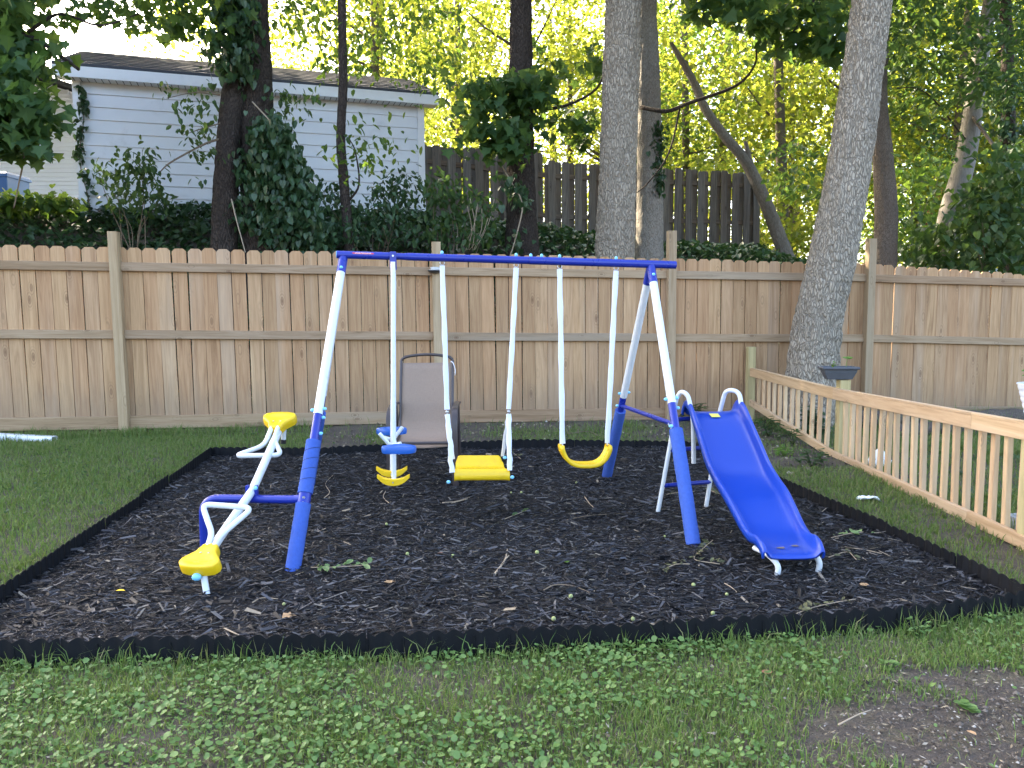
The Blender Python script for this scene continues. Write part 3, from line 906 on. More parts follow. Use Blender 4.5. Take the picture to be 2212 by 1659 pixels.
def make_sling():
    t = thing('sling_swing', 'curved yellow sling swing on two white sleeved ropes beside the right legs', 'swing', (.44, 4.72, .28))
    tl, tr = beam_at(.294) + Vector((0, 0, -.045)), beam_at(.640) + Vector((0, 0, -.045))
    el, er = Vector((.308, 4.706, .405)), Vector((.588, 4.742, .400))
    for a, c in ((tl, el), (tr, er)):
        b = MB(); strap(b, a, c + Vector((0, 0, .02)), .0165, .35); b.build('rope_sleeve', M['strap'], t, True, 60)
        b = MB(); b.tube([c + Vector((0, 0, .022)), c + Vector((0, 0, -.004))], .004, 8); b.build('shackle', M['steel'], t, True)
    # U-shaped belt, 11 cm deep, thick rims
    cx = (el + er) / 2
    path = [(-.152, .128), (-.150, .105), (-.141, .078), (-.122, .045), (-.092, .018), (-.055, .004), (0, .0), (.055, .004), (.092, .018), (.122, .045), (.141, .078), (.150, .105), (.152, .128)]
    P = bez([(x, 0, z) for x, z in path], 4)
    rows = []
    m = len(P)
    for i, p in enumerate(P):
        a = P[max(0, i - 1)]; c = P[min(m - 1, i + 1)]
        tg = (c - a).normalized(); nr = Vector((-tg.z, 0, tg.x))          # towards the inside
        e = min(1, min(i, m - 1 - i) / 4 + .30) ** .5
        hw = .052 * (.45 + .55 * e) ; th = .013
        sec = [(-hw, -th * .8), (-hw - .008, 0), (-hw, th * 1.1), (-hw + .012, th * .9), (-hw + .02, th * .2), (hw - .02, th * .2), (hw - .012, th * .9), (hw, th * 1.1), (hw + .008, 0), (hw, -th * .8)]
        row = []
        for s, h in sec:
            q = p + nr * h
            row.append(Vector((cx.x, cx.y, .285)) + BX * q.x + BN * s + Vector((0, 0, q.z)))
        rows.append(row)
    b = MB(); b.grid(rows, True); b.poly(list(reversed(rows[0]))); b.poly(rows[-1])
    seat = b.build('seat', M['yellow'], t, True, 70)
    b = MB()
    for k in range(-4, 5):
        for s in (-.018, 0, .018):
            b.box(Vector((cx.x, cx.y, .2895)) + BX * (k * .014) + BN * s, (.009, .004, .003), Matrix.Rotation(math.atan2(BX.y, BX.x) + .5, 3, 'Z'))
    b.build('tread', M['yellow'], seat)
make_sling()

def make_glider():
    t = thing('glider', 'two-seat glider of white rods with blue seats and yellow footrests hanging at the left', 'glider', (-.70, 4.58, .25))
    top = beam_at(-.690)
    f0, f1 = top - BN * .045 + Vector((.0, 0, -.035)), Vector((-.700, 4.47, .240))
    r0, r1 = top + BN * .045 + Vector((0, 0, -.10)), Vector((-.745, 4.70, .240))
    for a, c in ((f0, f1), (r0, r1)):
        b = MB(); b.tube([a, a + Vector((0, 0, -.045))], .0145, 14); b.build('bushing', M['steel'], t, True, 50)
        b = MB(); b.tube([a + Vector((0, 0, -.045)), c], .0145, 14); b.build('hanger_rod', M['white'], t, True, 50)
    # carrier bar between the seats and crossed hand grips
    fs_, rs_ = Vector((-.640, 4.30, .475)), Vector((-.778, 4.92, .480))
    b = MB(); b.tube([fs_ + Vector((0, 0, -.02)), rs_ + Vector((0, 0, -.02))], .013, 10); b.build('carrier_bar', M['white'], t, True, 50)
    for p, q in ((f1, r1),):
        b = MB(); b.tube([p + Vector((0, .01, .02)), q + Vector((0, 0, .0))], .010, 10); b.build('carrier_bar', M['white'], t, True, 50)
    for c, s in ((Vector((-.712, 4.47, .49)), 1), (Vector((-.735, 4.70, .49)), -1)):
        b = MB(); b.tube(fillet([c + Vector((-.062 * s, -.02, .05)), c + Vector((0, 0, -.03)), c + Vector((.062 * s, -.02, -.01))], .02), .0115, 10); b.build('hand_grip', M['white'], t, True, 50)
    for c, d, zt in ((fs_, -1, 0), (rs_, 1, 0)):
        # kidney-shaped plastic seat
        rows = []
        out = []
        for k in range(28):
            a = 2 * math.pi * k / 28
            x = .098 * math.copysign(abs(math.cos(a)) ** .75, math.cos(a)); y = .062 * math.copysign(abs(math.sin(a)) ** .8, math.sin(a))
            if y * d < 0: x *= 1 - .55 * abs(y / .062)
            out.append((x, y))
        for z, sc in ((-.016, .90), (-.019, .97), (-.008, 1.0), (.010, 1.0), (.018, .96), (.020, .88), (.013, .6), (.010, .2)):
            rows.append([c + Vector((x * sc, y * sc, z)) for x, y in out])
        b = MB(); b.grid(rows, True); b.poly(list(reversed(rows[0]))); b.poly(rows[-1])
        b.build('seat', M['seatblue'], t, True, 50)
    for c in (f1, r1):
        c = c + Vector((0, -.012, .012))
        P = bez([c + Vector((x, 0, z)) for x, z in ((-.094, .034), (-.06, .010), (-.022, -.002), (.022, -.002), (.06, .010), (.094, .034))], 5)
        rows = []
        for i, p in enumerate(P):
            e = abs(i / (len(P) - 1) - .5) * 2
            hy, hz = .022 * (1 - .35 * e), .020 * (1 - .45 * e ** 2) + (.001 if i % 2 else 0)
            rows.append([p + Vector((0, sy * hy, sz * hz)) for sy, sz in ((-1, -.8), (-1, .8), (-.7, 1), (.7, 1), (1, .8), (1, -.8), (.7, -1), (-.7, -1))])
        b = MB(); b.grid(rows, True); b.poly(list(reversed(rows[0]))); b.poly(rows[-1])
        fo = b.build('footrest', M['yellow'], t, True, 45)
        b = MB(); b.tube([c + Vector((0, -.021, 0)), c + Vector((0, -.027, 0))], .0048, 8); b.build('bolt', M['steel'], fo, True, 50)
make_glider()

# ------------------------------------------------------------------ see-saw
def make_seesaw():
    t = thing('seesaw', 'white see-saw beam with two yellow seats tipped towards the camera', 'see-saw', (-1.33, 3.87, .33))
    near, piv, far = Vector((-1.400, 3.40, .135)), Vector((-1.328, 3.868, .345)), Vector((-1.330, 4.40, .595))
    b = MB(); b.tube([near, lerp(near, piv, .5), piv, lerp(piv, far, .5), far], .0215, 16); b.build('beam', M['white'], t, True, 50)
    d1 = (piv - near).normalized(); d2 = (far - piv).normalized()
    def seat(c, d, sg):
        """mushroom-shaped saddle: narrow neck towards the pivot, wide rounded rear"""
        f = d * sg                                # from rear to neck
        u = Vector((f.y, -f.x, 0)).normalized()
        nrm = u.cross(f)
        if nrm.z < 0: nrm = -nrm
        out = [(-.062, 0), (-.060, .045), (-.050, .080), (-.028, .096), (-.004, .092), (.020, .072), (.045, .050), (.072, .042), (.092, .036), (.100, .022)]
        sym = out + [(.102, 0)] + [(a, -w) for a, w in reversed(out[1:])]
        rows = []
        for z, sc in ((-.036, .90), (-.038, .97), (-.022, 1.0), (.004, 1.0), (.014, .965), (.017, .88), (.012, .6), (.010, .2)):
            row = []
            for a, w in sym:
                lift = 0
                row.append(c + f * (a * sc) + u * (w * sc) + nrm * (z + lift))
            rows.append(row)
        b = MB(); b.grid(rows, True); b.poly(list(reversed(rows[0]))); b.poly(rows[-1])
        s_ = b.build('seat', M['yellow'], t, True, 50)
        for w in (-.02, .02):
            b = MB(); b.ball(c + f * .035 + u * w + nrm * .0135, .0055, 8, 4, (1, 1, .5)); b.build('rivet', M['steel'], s_, True)
        return f, u, nrm
    cn, cf = Vector((-1.402, 3.385, .142)), Vector((-1.345, 4.415, .632))
    f, u, nrm = seat(cn, d1, 1)
    f2, u2, n2 = seat(cf, d2, -1)
    # triangular handlebars
    def bars(pts): 
        b = MB(); b.tube(fillet(pts, .045, 7), .0135, 12); b.build('handlebar', M['white'], t, True, 50)
    hb = lambda px, py, Y: at(px, py, Y)
    n0 = cn + f * .085 + nrm * .012
    L1, R1_ = Vector((-1.478, 3.60, .345)), Vector((-1.236, 3.60, .325))
    bars([n0 - u * .014 - nrm * .01, lerp(n0, L1, .33) + Vector((.022, 0, -.01)), L1, R1_, lerp(n0, R1_, .30) + Vector((-.012, 0, -.008)), n0 + u * .014 - nrm * .01] if u.x > 0 else
         [n0 + u * .014 - nrm * .01, lerp(n0, L1, .33) + Vector((.022, 0, -.01)), L1, R1_, lerp(n0, R1_, .30) + Vector((-.012, 0, -.008)), n0 - u * .014 - nrm * .01])
    m0 = cf + f2 * .085 + n2 * .005
    L2, R2_ = at(507, 985, 4.16), at(608, 983, 4.16)
    bars([m0 + Vector((-.018, 0, 0)), at(572, 962, 4.27), L2, R2_, at(592, 950, 4.27), m0 + Vector((.018, 0, 0))])
    # stub legs under the seats
    foot = gp(447, 1284)
    b = MB(); b.tube([cn - f * .01 - nrm * .02, foot], .0145, 12); b.build('stub_leg', M['white'], t, True, 50)
    b = MB(); b.ball(Vector((-1.408, 3.335, .082)), .022, 12, 6, (1, .8, .8)); b.build('bolt_cap', M['cap'], t, True)
    q0, q1 = cf + Vector((.03, .0, -.03)), at(612, 955, 4.42)
    b = MB(); b.tube([q0, q1], .0145, 12); b.build('stub_leg', M['white'], t, True, 50)
    b = MB(); b.tube([lerp(q0, q1, .84), lerp(q0, q1, 1.08)], .0165, 12); b.build('rubber_foot', M['black'], t, True, 50)
    # scuffed paint on the near handlebar is left as bare spots
make_seesaw()

# ------------------------------------------------------------------ slide
def make_slide():
    t = thing('slide', 'royal blue wavy plastic slide with white ladder rails at the right of the swing set', 'slide', (1.22, 4.1, 0))
    Xc = lambda y: 1.208 + (4.65 - y) / (4.65 - 3.48) * .078 + .022 * math.sin(math.pi * max(0, min(1, (4.6 - y) / 1.1)))
    prof = bez([(0, 4.70, .600), (0, 4.655, .622), (0, 4.60, .620), (0, 4.53, .585), (0, 4.40, .475), (0, 4.25, .352), (0, 4.12, .290), (0, 4.00, .250), (0, 3.88, .200), (0, 3.74, .142), (0, 3.62, .118), (0, 3.50, .110), (0, 3.465, .098)], 5)
    n = len(prof)
    rows = []
    for i, p in enumerate(prof):
        y, z = p.y, p.z
        a = prof[max(0, i - 1)]; c = prof[min(n - 1, i + 1)]
        tg = (c - a).normalized(); nr = Vector((0, -tg.z, tg.y))
        if nr.z < 0: nr = -nr
        wall = float(interp(y, [(3.46, .030), (3.50, .060), (3.56, .066), (3.64, .045), (3.8, .046), (4.2, .055), (4.5, .062), (4.58, .075), (4.64, .070), (4.70, .030)]))
        hw = float(interp(y, [(3.46, .120), (3.53, .127), (3.60, .128), (3.75, .136), (4.0, .152), (4.3, .154), (4.5, .148), (4.6, .145), (4.7, .145)]))
        cxx = Xc(y)
        sec = [(-hw - .021, wall - .042), (-hw - .025, wall - .012), (-hw - .019, wall), (-hw - .009, wall + .004), (-hw + .001, wall - .003), (-hw + .008, wall * .55), (-hw + .016, wall * .18), (-hw + .032, .003), (-.05, 0), (0, 0), (.05, 0)]
        sec = sec + [(-s, h) for s, h in reversed(sec[:8])]
        rows.append([Vector((cxx + s, y, z)) + nr * h for s, h in sec])
    b = MB(); b.grid(rows)
    ch = b.build('chute', M['blueplastic'], t, True, 75)
    m = ch.modifiers.new('sub', 'SUBSURF'); m.levels = m.render_levels = 1
    m = ch.modifiers.new('solid', 'SOLIDIFY'); m.thickness = .010; m.offset = 1
    # yellow sticker near the top
    pz = [(y, z) for _, y, z in [tuple(p) for p in prof]]
    def on(x, y, h=.003):
        z = float(np.interp(y, [q[0] for q in reversed(pz)], [q[1] for q in reversed(pz)]))
        return Vector((Xc(y) + x, y, z + h))
    b = MB(); b.grid([[on(-.040, 4.578, .0075), on(.014, 4.578, .0075)], [on(-.036, 4.545, .0085), on(.017, 4.545, .0085)]]); b.build('sticker', M['yellow_print'], t, solid=.0006)
    # dried mud left on the run-out
    ms = NT('dried_mud'); nn = ms.noise(ms.coord('Object'), 60, 5, .7)
    ms.base(ms.mix(nn, (.12, .11, .12), (.22, .17, .12)), .9, .2)
    for x, y, r_ in ((-.02, 3.56, .020), (.055, 3.585, .018)):
        b = MB()
        b.poly([on(x + r_ * math.cos(a) * (1 + .35 * math.sin(3 * a + x * 70)), y + r_ * .55 * math.sin(a), .0048) for a in [2 * math.pi * k / 14 for k in range(14)]])
        b.build('mud_stain', ms.m, t)
    # ladder: two bent white rails with hand loops, blue rungs
    gl, gr = Vector((.888, 4.665, 0)), Vector((1.205, 4.73, 0))
    lrail = fillet([gl + Vector((-.005, 0, -.05)), Vector((.975, 4.66, .50)), Vector((.990, 4.645, .70)), Vector((1.015, 4.61, .755)), Vector((1.045, 4.57, .735)), Vector((1.075, 4.555, .60)), Vector((1.088, 4.58, .32))], .045, 6)
    b = MB(); b.tube(lrail, .0135, 12); b.build('ladder_rail', M['white'], t, True, 50)
    rrail = fillet([gr + Vector((-.01, 0, -.05)), Vector((1.255, 4.74, .35)), Vector((1.275, 4.72, .60)), Vector((1.295, 4.66, .755)), Vector((1.36, 4.60, .750)), Vector((1.375, 4.56, .58))], .055, 6)
    b = MB(); b.tube(rrail, .0135, 12); b.build('ladder_rail', M['white'], t, True, 50)
    for z in (.165, .385, .575):
        a = lerp(gl, Vector((.975, 4.66, .50)), z / .50) if z < .5 else Vector((.983, 4.65, z)); a.z = z
        c = lerp(gr, Vector((1.255, 4.74, .35)), min(1, z / .35)); c.z = z + .005
        b = MB(); b.tube([a, c], .0135, 12); b.build('rung', M['blue'], t, True, 50)
    # strut from the slide to the swing frame and foot legs
    b = MB(); b.tube([Vector((.955, 4.62, .555)), Vector((.885, 4.31, .600))], .010, 8); b.build('tie_bar', M['white'], t, True, 50)
    for x0, x1, yy in ((1.188, 1.215, 3.489), (1.405, 1.420, 3.527)):
        P = fillet([(x0 - .03, 3.62, .100), (x0, 3.52, .102), (x1 + .012, yy - .015, .06), (x1, yy, -.03)], .03, 5)
        b = MB(); b.tube(P, .0135, 12); b.build('foot_leg', M['white'], t, True, 50)
make_slide()

# ------------------------------------------------------------------ patio chair
def make_chair():
    t = thing('patio_chair', 'brown metal patio chair with taupe sling seat behind the bench swing', 'chair', (-.62, 5.6, 0))
    yb = 5.92
    xl, xr = -.845, -.452
    side = lambda x: [(x, 5.90, .872), (x, 5.82, .62), (x + 0, 5.76, .42), (x, 5.72, .345), (x, 5.62, .315), (x, 5.50, .320), (x, 5.42, .318)]
    for x in (xl, xr):
        b = MB(); b.tube(bez(side(x), 5), .0115, 10); b.build('side_rail', M['brownmetal'], t, True, 50)
    b = MB(); b.tube(bez([(xl, 5.90, .872), (xl + .03, 5.903, .895), (xl + .10, 5.906, .908), ((xl + xr) / 2, 5.91, .914), (xr - .10, 5.906, .908), (xr - .03, 5.903, .895), (xr, 5.90, .872)], 5), .0115, 10)
    b.build('top_rail', M['brownmetal'], t, True, 50)
    # sling
    prof = bez([(0, 5.895, .850), (0, 5.82, .615), (0, 5.765, .43), (0, 5.725, .352), (0, 5.68, .322), (0, 5.62, .308), (0, 5.50, .300), (0, 5.425, .285)], 5)
    rows = []
    for i, p in enumerate(prof):
        rows.append([Vector((xl + .008 + (xr - xl - .016) * k / 12, p.y + .012 * math.sin(math.pi * k / 12) * (p.z > .4), p.z - .010 * math.sin(math.pi * k / 12) * (p.z <= .4))) for k in range(13)])
    b = MB(); b.grid(rows); b.build('sling', M['sling'], t, True, None, .004)
    b = MB(); b.tube([(xl, 5.424, .312), (xr, 5.424, .312)], .0115, 10); b.build('front_bar', M['brownmetal'], t, True, 50)
    # arched flat arm and leg bands
    for x, s in ((xl - .025, -1), (xr + .045, 1)):
        path = bez([(x, 5.40, -.03), (x, 5.385, .20), (x, 5.39, .42), (x, 5.43, .525), (x, 5.52, .56), (x, 5.66, .565), (x, 5.78, .56)], 6)
        rows = []
        for i, p in enumerate(path):
            a = path[max(0, i - 1)]; c = path[min(len(path) - 1, i + 1)]
            tg = (c - a).normalized(); nr = Vector((0, -tg.z, tg.y))
            rows.append([p + Vector((-.021, 0, 0)) + nr * -.009, p + Vector((.021, 0, 0)) + nr * -.009, p + Vector((.021, 0, 0)) + nr * .009, p + Vector((-.021, 0, 0)) + nr * .009])
        b = MB(); b.grid(rows, True); b.poly(rows[0][::-1]); b.poly(rows[-1]); b.build('armrest', M['brownmetal'], t, True, 40, bevel=.004)
        b = MB(); b.tube([(x, 5.74, .555), (x, 5.80, .30), (x, 5.88, -.02)], .013, 10); b.build('rear_leg', M['brownmetal'], t, True, 50)
        b = MB(); b.tube([(x, 5.40, .30), (x - s * .04, 5.43, .312)], .010, 8); b.build('bracket', M['black'], t, True, 50)
    # white cord tied on the right corner
    b = MB(); b.tube(bez([(xr - .012, 5.885, .86), (xr + .005, 5.872, .85), (xr + .02, 5.868, .80), (xr + .018, 5.868, .755)], 5), .0032, 6); b.build('cord', M['strap'], t, True)
make_chair()

# ------------------------------------------------------------------ small things round the fence
def make_lamp():
    p = Vector((-.802, fy(-.802) - .115, 1.66))
    t = thing('solar_lamp', 'small round dark solar lamp fixed to the fence post behind the beam', 'lamp', p)
    prof = [(.001, .045), (.045, .045), (.050, .040), (.050, .022), (.078, .012), (.080, .006), (.060, -.012), (.030, -.022), (.001, -.024)]
    rows = [[p + Vector((r_ * math.cos(2 * math.pi * k / 24), r_ * math.sin(2 * math.pi * k / 24), z)) for k in range(24)] for r_, z in prof[4:]]
    b = MB(); b.grid(rows, True); b.build('shade', M['lamp_black'], t, True, 50)
    rows = [[p + Vector((r_ * math.cos(2 * math.pi * k / 24), r_ * math.sin(2 * math.pi * k / 24), z)) for k in range(24)] for r_, z in prof[:5]]
    b = MB(); b.grid(rows, True); b.build('lens', M['glass'], t, True, 50)
    b = MB(); b.box(p + Vector((0, .055, .01)), (.03, .08, .02)); b.build('bracket', M['steel'], t)
make_lamp()

def make_railing():
    t = thing('garden_railing', 'low new cedar railing with square balusters at the right of the yard', 'fence', (2.7, 6.5, 0))
    # line of the railing, top and bottom rail heights
    X = lambda y: float(np.interp(y, [2.6, 3.95, 6.5, 8.8], [2.58, 2.628, 2.714, 2.748]))
    ZT = lambda y: float(np.interp(y, [2.6, 3.95, 6.5, 8.8], [.655, .602, .515, .508]))
    ZB = lambda y: float(np.interp(y, [2.6, 3.95, 6.5, 8.8], [.06, .042, .005, .165]))
    # posts
    for y, zt, w in ((2.70, .70, .090), (3.86, .66, .090), (6.42, .640, .088), (8.84, .80, .088)):
        b = MB(); zb = -.3
        b.box((X(y) + (.055 if 5 < y < 8 else .022 if y < 5 else -.01), y, (zb + zt) / 2), (w, w, zt - zb), Matrix.Rotation(rnd.gauss(0, .03), 3, 'Z'), .004); b.build('post', M['greenpost'], t)
    ys = [2.75, 4.35, 6.42, 8.79]
    for nm, Zf, hh in (('top_rail', ZT, .082), ('bottom_rail', ZB, .070)):
        for y0, y1 in zip(ys[:-1], ys[1:]):
            y0 += .0015; y1 -= .0015
            a, c = Vector((X(y0) - .016, y0, Zf(y0))), Vector((X(y1) - .016, y1, Zf(y1)))
            d = c - a; ln = d.length
            yv = d.normalized(); xv = Vector((yv.y, -yv.x, 0)).normalized(); zv = xv.cross(yv)
            m = Matrix((xv, yv, zv)).transposed()
            dep = .036
            vv = [m @ Vector((sx * dep / 2, sy * ln / 2, sz * hh / 2)) + (a + c) / 2 for sy in (-1, 1) for sx, sz in ((-.8, -1), (.8, -1), (1, -.92), (1, .92), (.8, 1), (-.8, 1), (-1, .92), (-1, -.92))]
            ff = [tuple(range(7, -1, -1)), tuple(range(8, 16))] + [(i, (i + 1) % 8, (i + 1) % 8 + 8, i + 8) for i in range(8)]
            b = MB(); b.add(vv, ff)
            if nm == 'top_rail':                 # flat cap strip
                vv = [m @ Vector((sx * .024 + .004, sy * ln / 2, sz * .006)) + (a + c) / 2 + zv * (hh / 2 + .0065) for sy in (-1, 1) for sx, sz in ((-1, -1), (1, -1), (1, 1), (-1, 1))]
                b.add(vv, [(3, 2, 1, 0), (4, 5, 6, 7)] + [(i, (i + 1) % 4, (i + 1) % 4 + 4, i + 4) for i in range(4)])
            b.build(nm, M['cedar_x'], t)
    # balusters
    me = bpy.data.meshes.new('baluster')
    w = .0165
    ring = [(-w + .003, -w), (w - .003, -w), (w, -w + .003), (w, w - .003), (w - .003, w), (-w + .003, w), (-w, w - .003), (-w, -w + .003)]
    vv = [(a, q, 0) for a, q in ring] + [(a, q, 1) for a, q in ring]
    ff = [tuple(range(7, -1, -1)), tuple(range(8, 16))] + [(i, (i + 1) % 8, (i + 1) % 8 + 8, i + 8) for i in range(8)]
    me.from_pydata(vv, [], ff); me.materials.append(M['cedar']); me.update()
    yl = [8.62 - .178 * k for k in range(12)] + [6.26 - .1285 * k for k in range(26)]
    for y in yl:
        if abs(y - 3.86) < .07 or y < 2.78: continue
        o = link('baluster', me, t)
        z0, z1 = ZB(y) - .03 + rnd.uniform(0, .008), ZT(y) + .038
        o.location = Vector((X(y) + .022, y, z0)) - Vector(t['_o'])
        o.scale = (1, 1, z1 - z0)
        o.rotation_euler = (rnd.gauss(0, .016), rnd.gauss(0, .012), rnd.gauss(0, .08))
make_railing()

def leaf_on(b, p, d, size, T, nrm=Vector((0, 0, 1))):
    ex = d.normalized(); ey = nrm.cross(ex).normalized(); ez = ex.cross(ey)
    P, Fq = T
    b.add([p + (ex * q[0] + ey * q[1] + ez * q[2]) * size for q in P], [tuple(f) for f in Fq])

def make_planter():
    c = Vector((2.722, 6.42, .645))
    t = thing('planter_box', 'dark grey rectangular planter with two seedlings on top of the railing post', 'planter', c)
    rot = Matrix.Rotation(-.10, 3, 'Z')
    def ring(hx, hy, z): return [c + rot @ Vector((x, y, z)) for x, y in ((-hx, -hy), (hx, -hy), (hx, hy), (-hx, hy))]
    rows = [ring(.100, .045, .003), ring(.128, .062, .062), ring(.133, .066, .085), ring(.146, .078, .085), ring(.150, .082, .096), ring(.146, .078, .107), ring(.130, .064, .107), ring(.126, .060, .09)]
    b = MB(); b.grid(rows, True); b.poly(rows[0][::-1]); b.build('box', M['planter'], t, bevel=.004)
    b = MB(); b.poly(ring(.127, .061, .092)); b.build('soil', M['bed'], t)
    p = c + rot @ Vector((.055, -.005, .09))
    b = MB(); b.tube(bez([p, p + Vector((.006, 0, .045)), p + Vector((.012, 0, .085))], 4), .0025, 6); b.build('stem', M['leaf_lime'], t)
    b = MB()
    for a, sz in ((.2, .055), (2.2, .05), (3.6, .055), (5.2, .05)):
        leaf_on(b, p + Vector((.012, 0, .085)), Vector((math.cos(a), math.sin(a), .25)), sz, T_HEART, Vector((0, -.5, 1)))
    b.build('seedling_leaves', M['leaf_lime'], t)
    p = c + rot @ Vector((-.045, -.01, .09))
    b = MB()
    for k in range(26):
        a = rnd.uniform(0, 6.28); h = rnd.uniform(0, .05)
        leaf_on(b, p + Vector((rnd.gauss(0, .008), rnd.gauss(0, .008), h)), Vector((math.cos(a), math.sin(a), rnd.uniform(.2, 1.2))), .024, T_OVAL)
    b.build('herb', M['leaf_lime'], t)
make_planter()

def make_pot():
    c = Vector((2.655, 3.86, .662))
    t = thing('ribbed_pot', 'pale ribbed metal pot holding a young plant on the near railing post', 'pot', c)
    rows = []
    for i in range(40):
        z = .185 * i / 39; r_ = .052 + .046 * i / 39 + .0035 * abs(math.sin(i / 39 * math.pi * 6))
        rows.append([c + Vector((r_ * math.cos(2 * math.pi * k / 28), r_ * math.sin(2 * math.pi * k / 28), z)) for k in range(28)])
    for r_, z in ((.104, .187), (.104, .193), (.096, .193), (.092, .16)):
        rows.append([c + Vector((r_ * math.cos(2 * math.pi * k / 28), r_ * math.sin(2 * math.pi * k / 28), z)) for k in range(28)])
    b = MB(); b.grid(rows, True); b.poly(rows[0][::-1]); b.build('pot', M['pot'], t, True, 50)
    b = MB(); b.poly([c + Vector((.094 * math.cos(2 * math.pi * k / 20), .094 * math.sin(2 * math.pi * k / 20), .165)) for k in range(20)]); b.build('soil', M['bed'], t)
    b = MB(); b.tube(bez([c + Vector((0, 0, .16)), c + Vector((-.01, 0, .22)), c + Vector((-.03, 0, .26))], 4), .003, 6); b.build('stem', M['leaf_lime'], t)
    b = MB()
    for a, sz, h in ((3.1, .07, .255), (2.6, .06, .23), (3.7, .06, .25), (.4, .06, .25), (1.5, .06, .24), (4.7, .055, .245)):
        leaf_on(b, c + Vector((-.028, 0, h)), Vector((math.cos(a), math.sin(a), .15)), sz, T_OVAL, Vector((0, -.6, 1)))
    b.build('foliage', M['leaf_lime'], t)
make_pot()

def make_odds():
    # downspout on the grass
    a, c = Vector((-5.9, 7.62, .085)), Vector((-4.46, 7.45, .030))
    t = thing('downspout', 'white corrugated aluminium downspout lying in the grass at the foot of the fence', 'downspout', a)
    d = (c - a).normalized(); u = Vector((d.y, -d.x, 0)).normalized(); w = u.cross(d)
    rows = []
    n = 60
    for i in range(n + 1):
        p = lerp(a, c, i / n)
        row = []
        for k in range(24):
            an = 2 * math.pi * k / 24
            x = math.copysign(abs(math.cos(an)) ** .35, math.cos(an)) * .042; z = math.copysign(abs(math.sin(an)) ** .35, math.sin(an)) * .032
            q = 1 + .05 * math.cos(6 * an)
            row.append(p + u * x * q + w * z * q)
        rows.append(row)
    b = MB(); b.grid(rows, True); b.build('pipe', M['aluminium'], t, True, 60, .0015)
    # litter
    b = MB(); p = Vector((2.262, 4.83, .040)); rows = []
    for i in range(8):
        rows.append([p + Vector(((k - 4) * .017, (i - 4) * .008, .007 * math.sin(k * 1.3 + i * .9) + .006 * math.sin(i * 2.1 + k * .4) - .0008 * (k - 4) ** 2)) for k in range(9)])
    b.grid(rows); prop(b.build('paper_scrap', M['paper'], None, True, None, .001), 'crumpled white paper scrap on the grass between mulch and railing', 'litter')
    # bag behind the railing
    p = Vector((2.86, 5.95, -.01))
    b = MB(); rows = []
    for i in range(9):
        th = i / 8
        r_ = .075 * math.sin(math.pi * (.18 + .80 * th)) ** .8 * (1 - .25 * th)
        rows.append([p + Vector((r_ * 1.25 * math.cos(a) * (1 + .14 * math.sin(3 * a + i)), r_ * math.sin(a), .15 * th + .01 * math.sin(2 * a + i))) for a in [2 * math.pi * k / 16 for k in range(16)]])
    b.grid(rows, True); b.poly(rows[0][::-1])
    tip = rows[-1][0] + Vector((.02, 0, .05)); b.add([rows[-1][k] for k in range(16)] + [tip], [(k, (k + 1) % 16, 16) for k in range(16)])
    prop(b.build('plastic_bag', M['paper'], None, True, 50), 'small pale plastic bag standing on the soil behind the railing', 'bag')
    # concrete block behind the railing
    p = Vector((2.83, 4.22, .03)); b = MB()
    b.box(p + Vector((0, -.04, 0)), (.12, .025, .10)); b.box(p + Vector((0, .04, 0)), (.12, .025, .10)); b.box(p + Vector((-.047, 0, 0)), (.025, .054, .10)); b.box(p + Vector((.047, 0, 0)), (.025, .054, .10))
    prop(b.build('concrete_block', M['concrete'], None, bevel=.004), 'small grey hollow block on the ground behind the railing post', 'block')
    # logs along the fence foot
    for (x0, y0, x1, y1, r_, lab) in ((3.1, 8.42, 4.9, 8.55, .10, 'grey weathered log lying along the fence foot behind the railing'),
                                      (4.75, 8.35, 6.6, 8.7, .12, 'thick split log lying by the fence foot at the far right'),
                                      (3.9, 7.85, 5.2, 7.95, .075, 'thinner bare log lying in front of the weathered log')):
        z0 = gz1((x0 + x1) / 2, (y0 + y1) / 2)
        P = bez([(x0, y0, z0 + r_ * .8), ((x0 * 2 + x1) / 3, (y0 * 2 + y1) / 3 + .03, z0 + r_ * .95), ((x0 + 2 * x1) / 3, (y0 + 2 * y1) / 3 - .02, z0 + r_ * .85), (x1, y1, z0 + r_ * .8)], 8)
        b = MB(); b.tube(P, [r_ * (1 + .08 * math.sin(i * 1.9)) for i in range(len(P))], 14)
        prop(b.build('log', M['bark_mid'], None, True, 50), lab, 'log', 'logs at the foot of the fence')
make_odds()

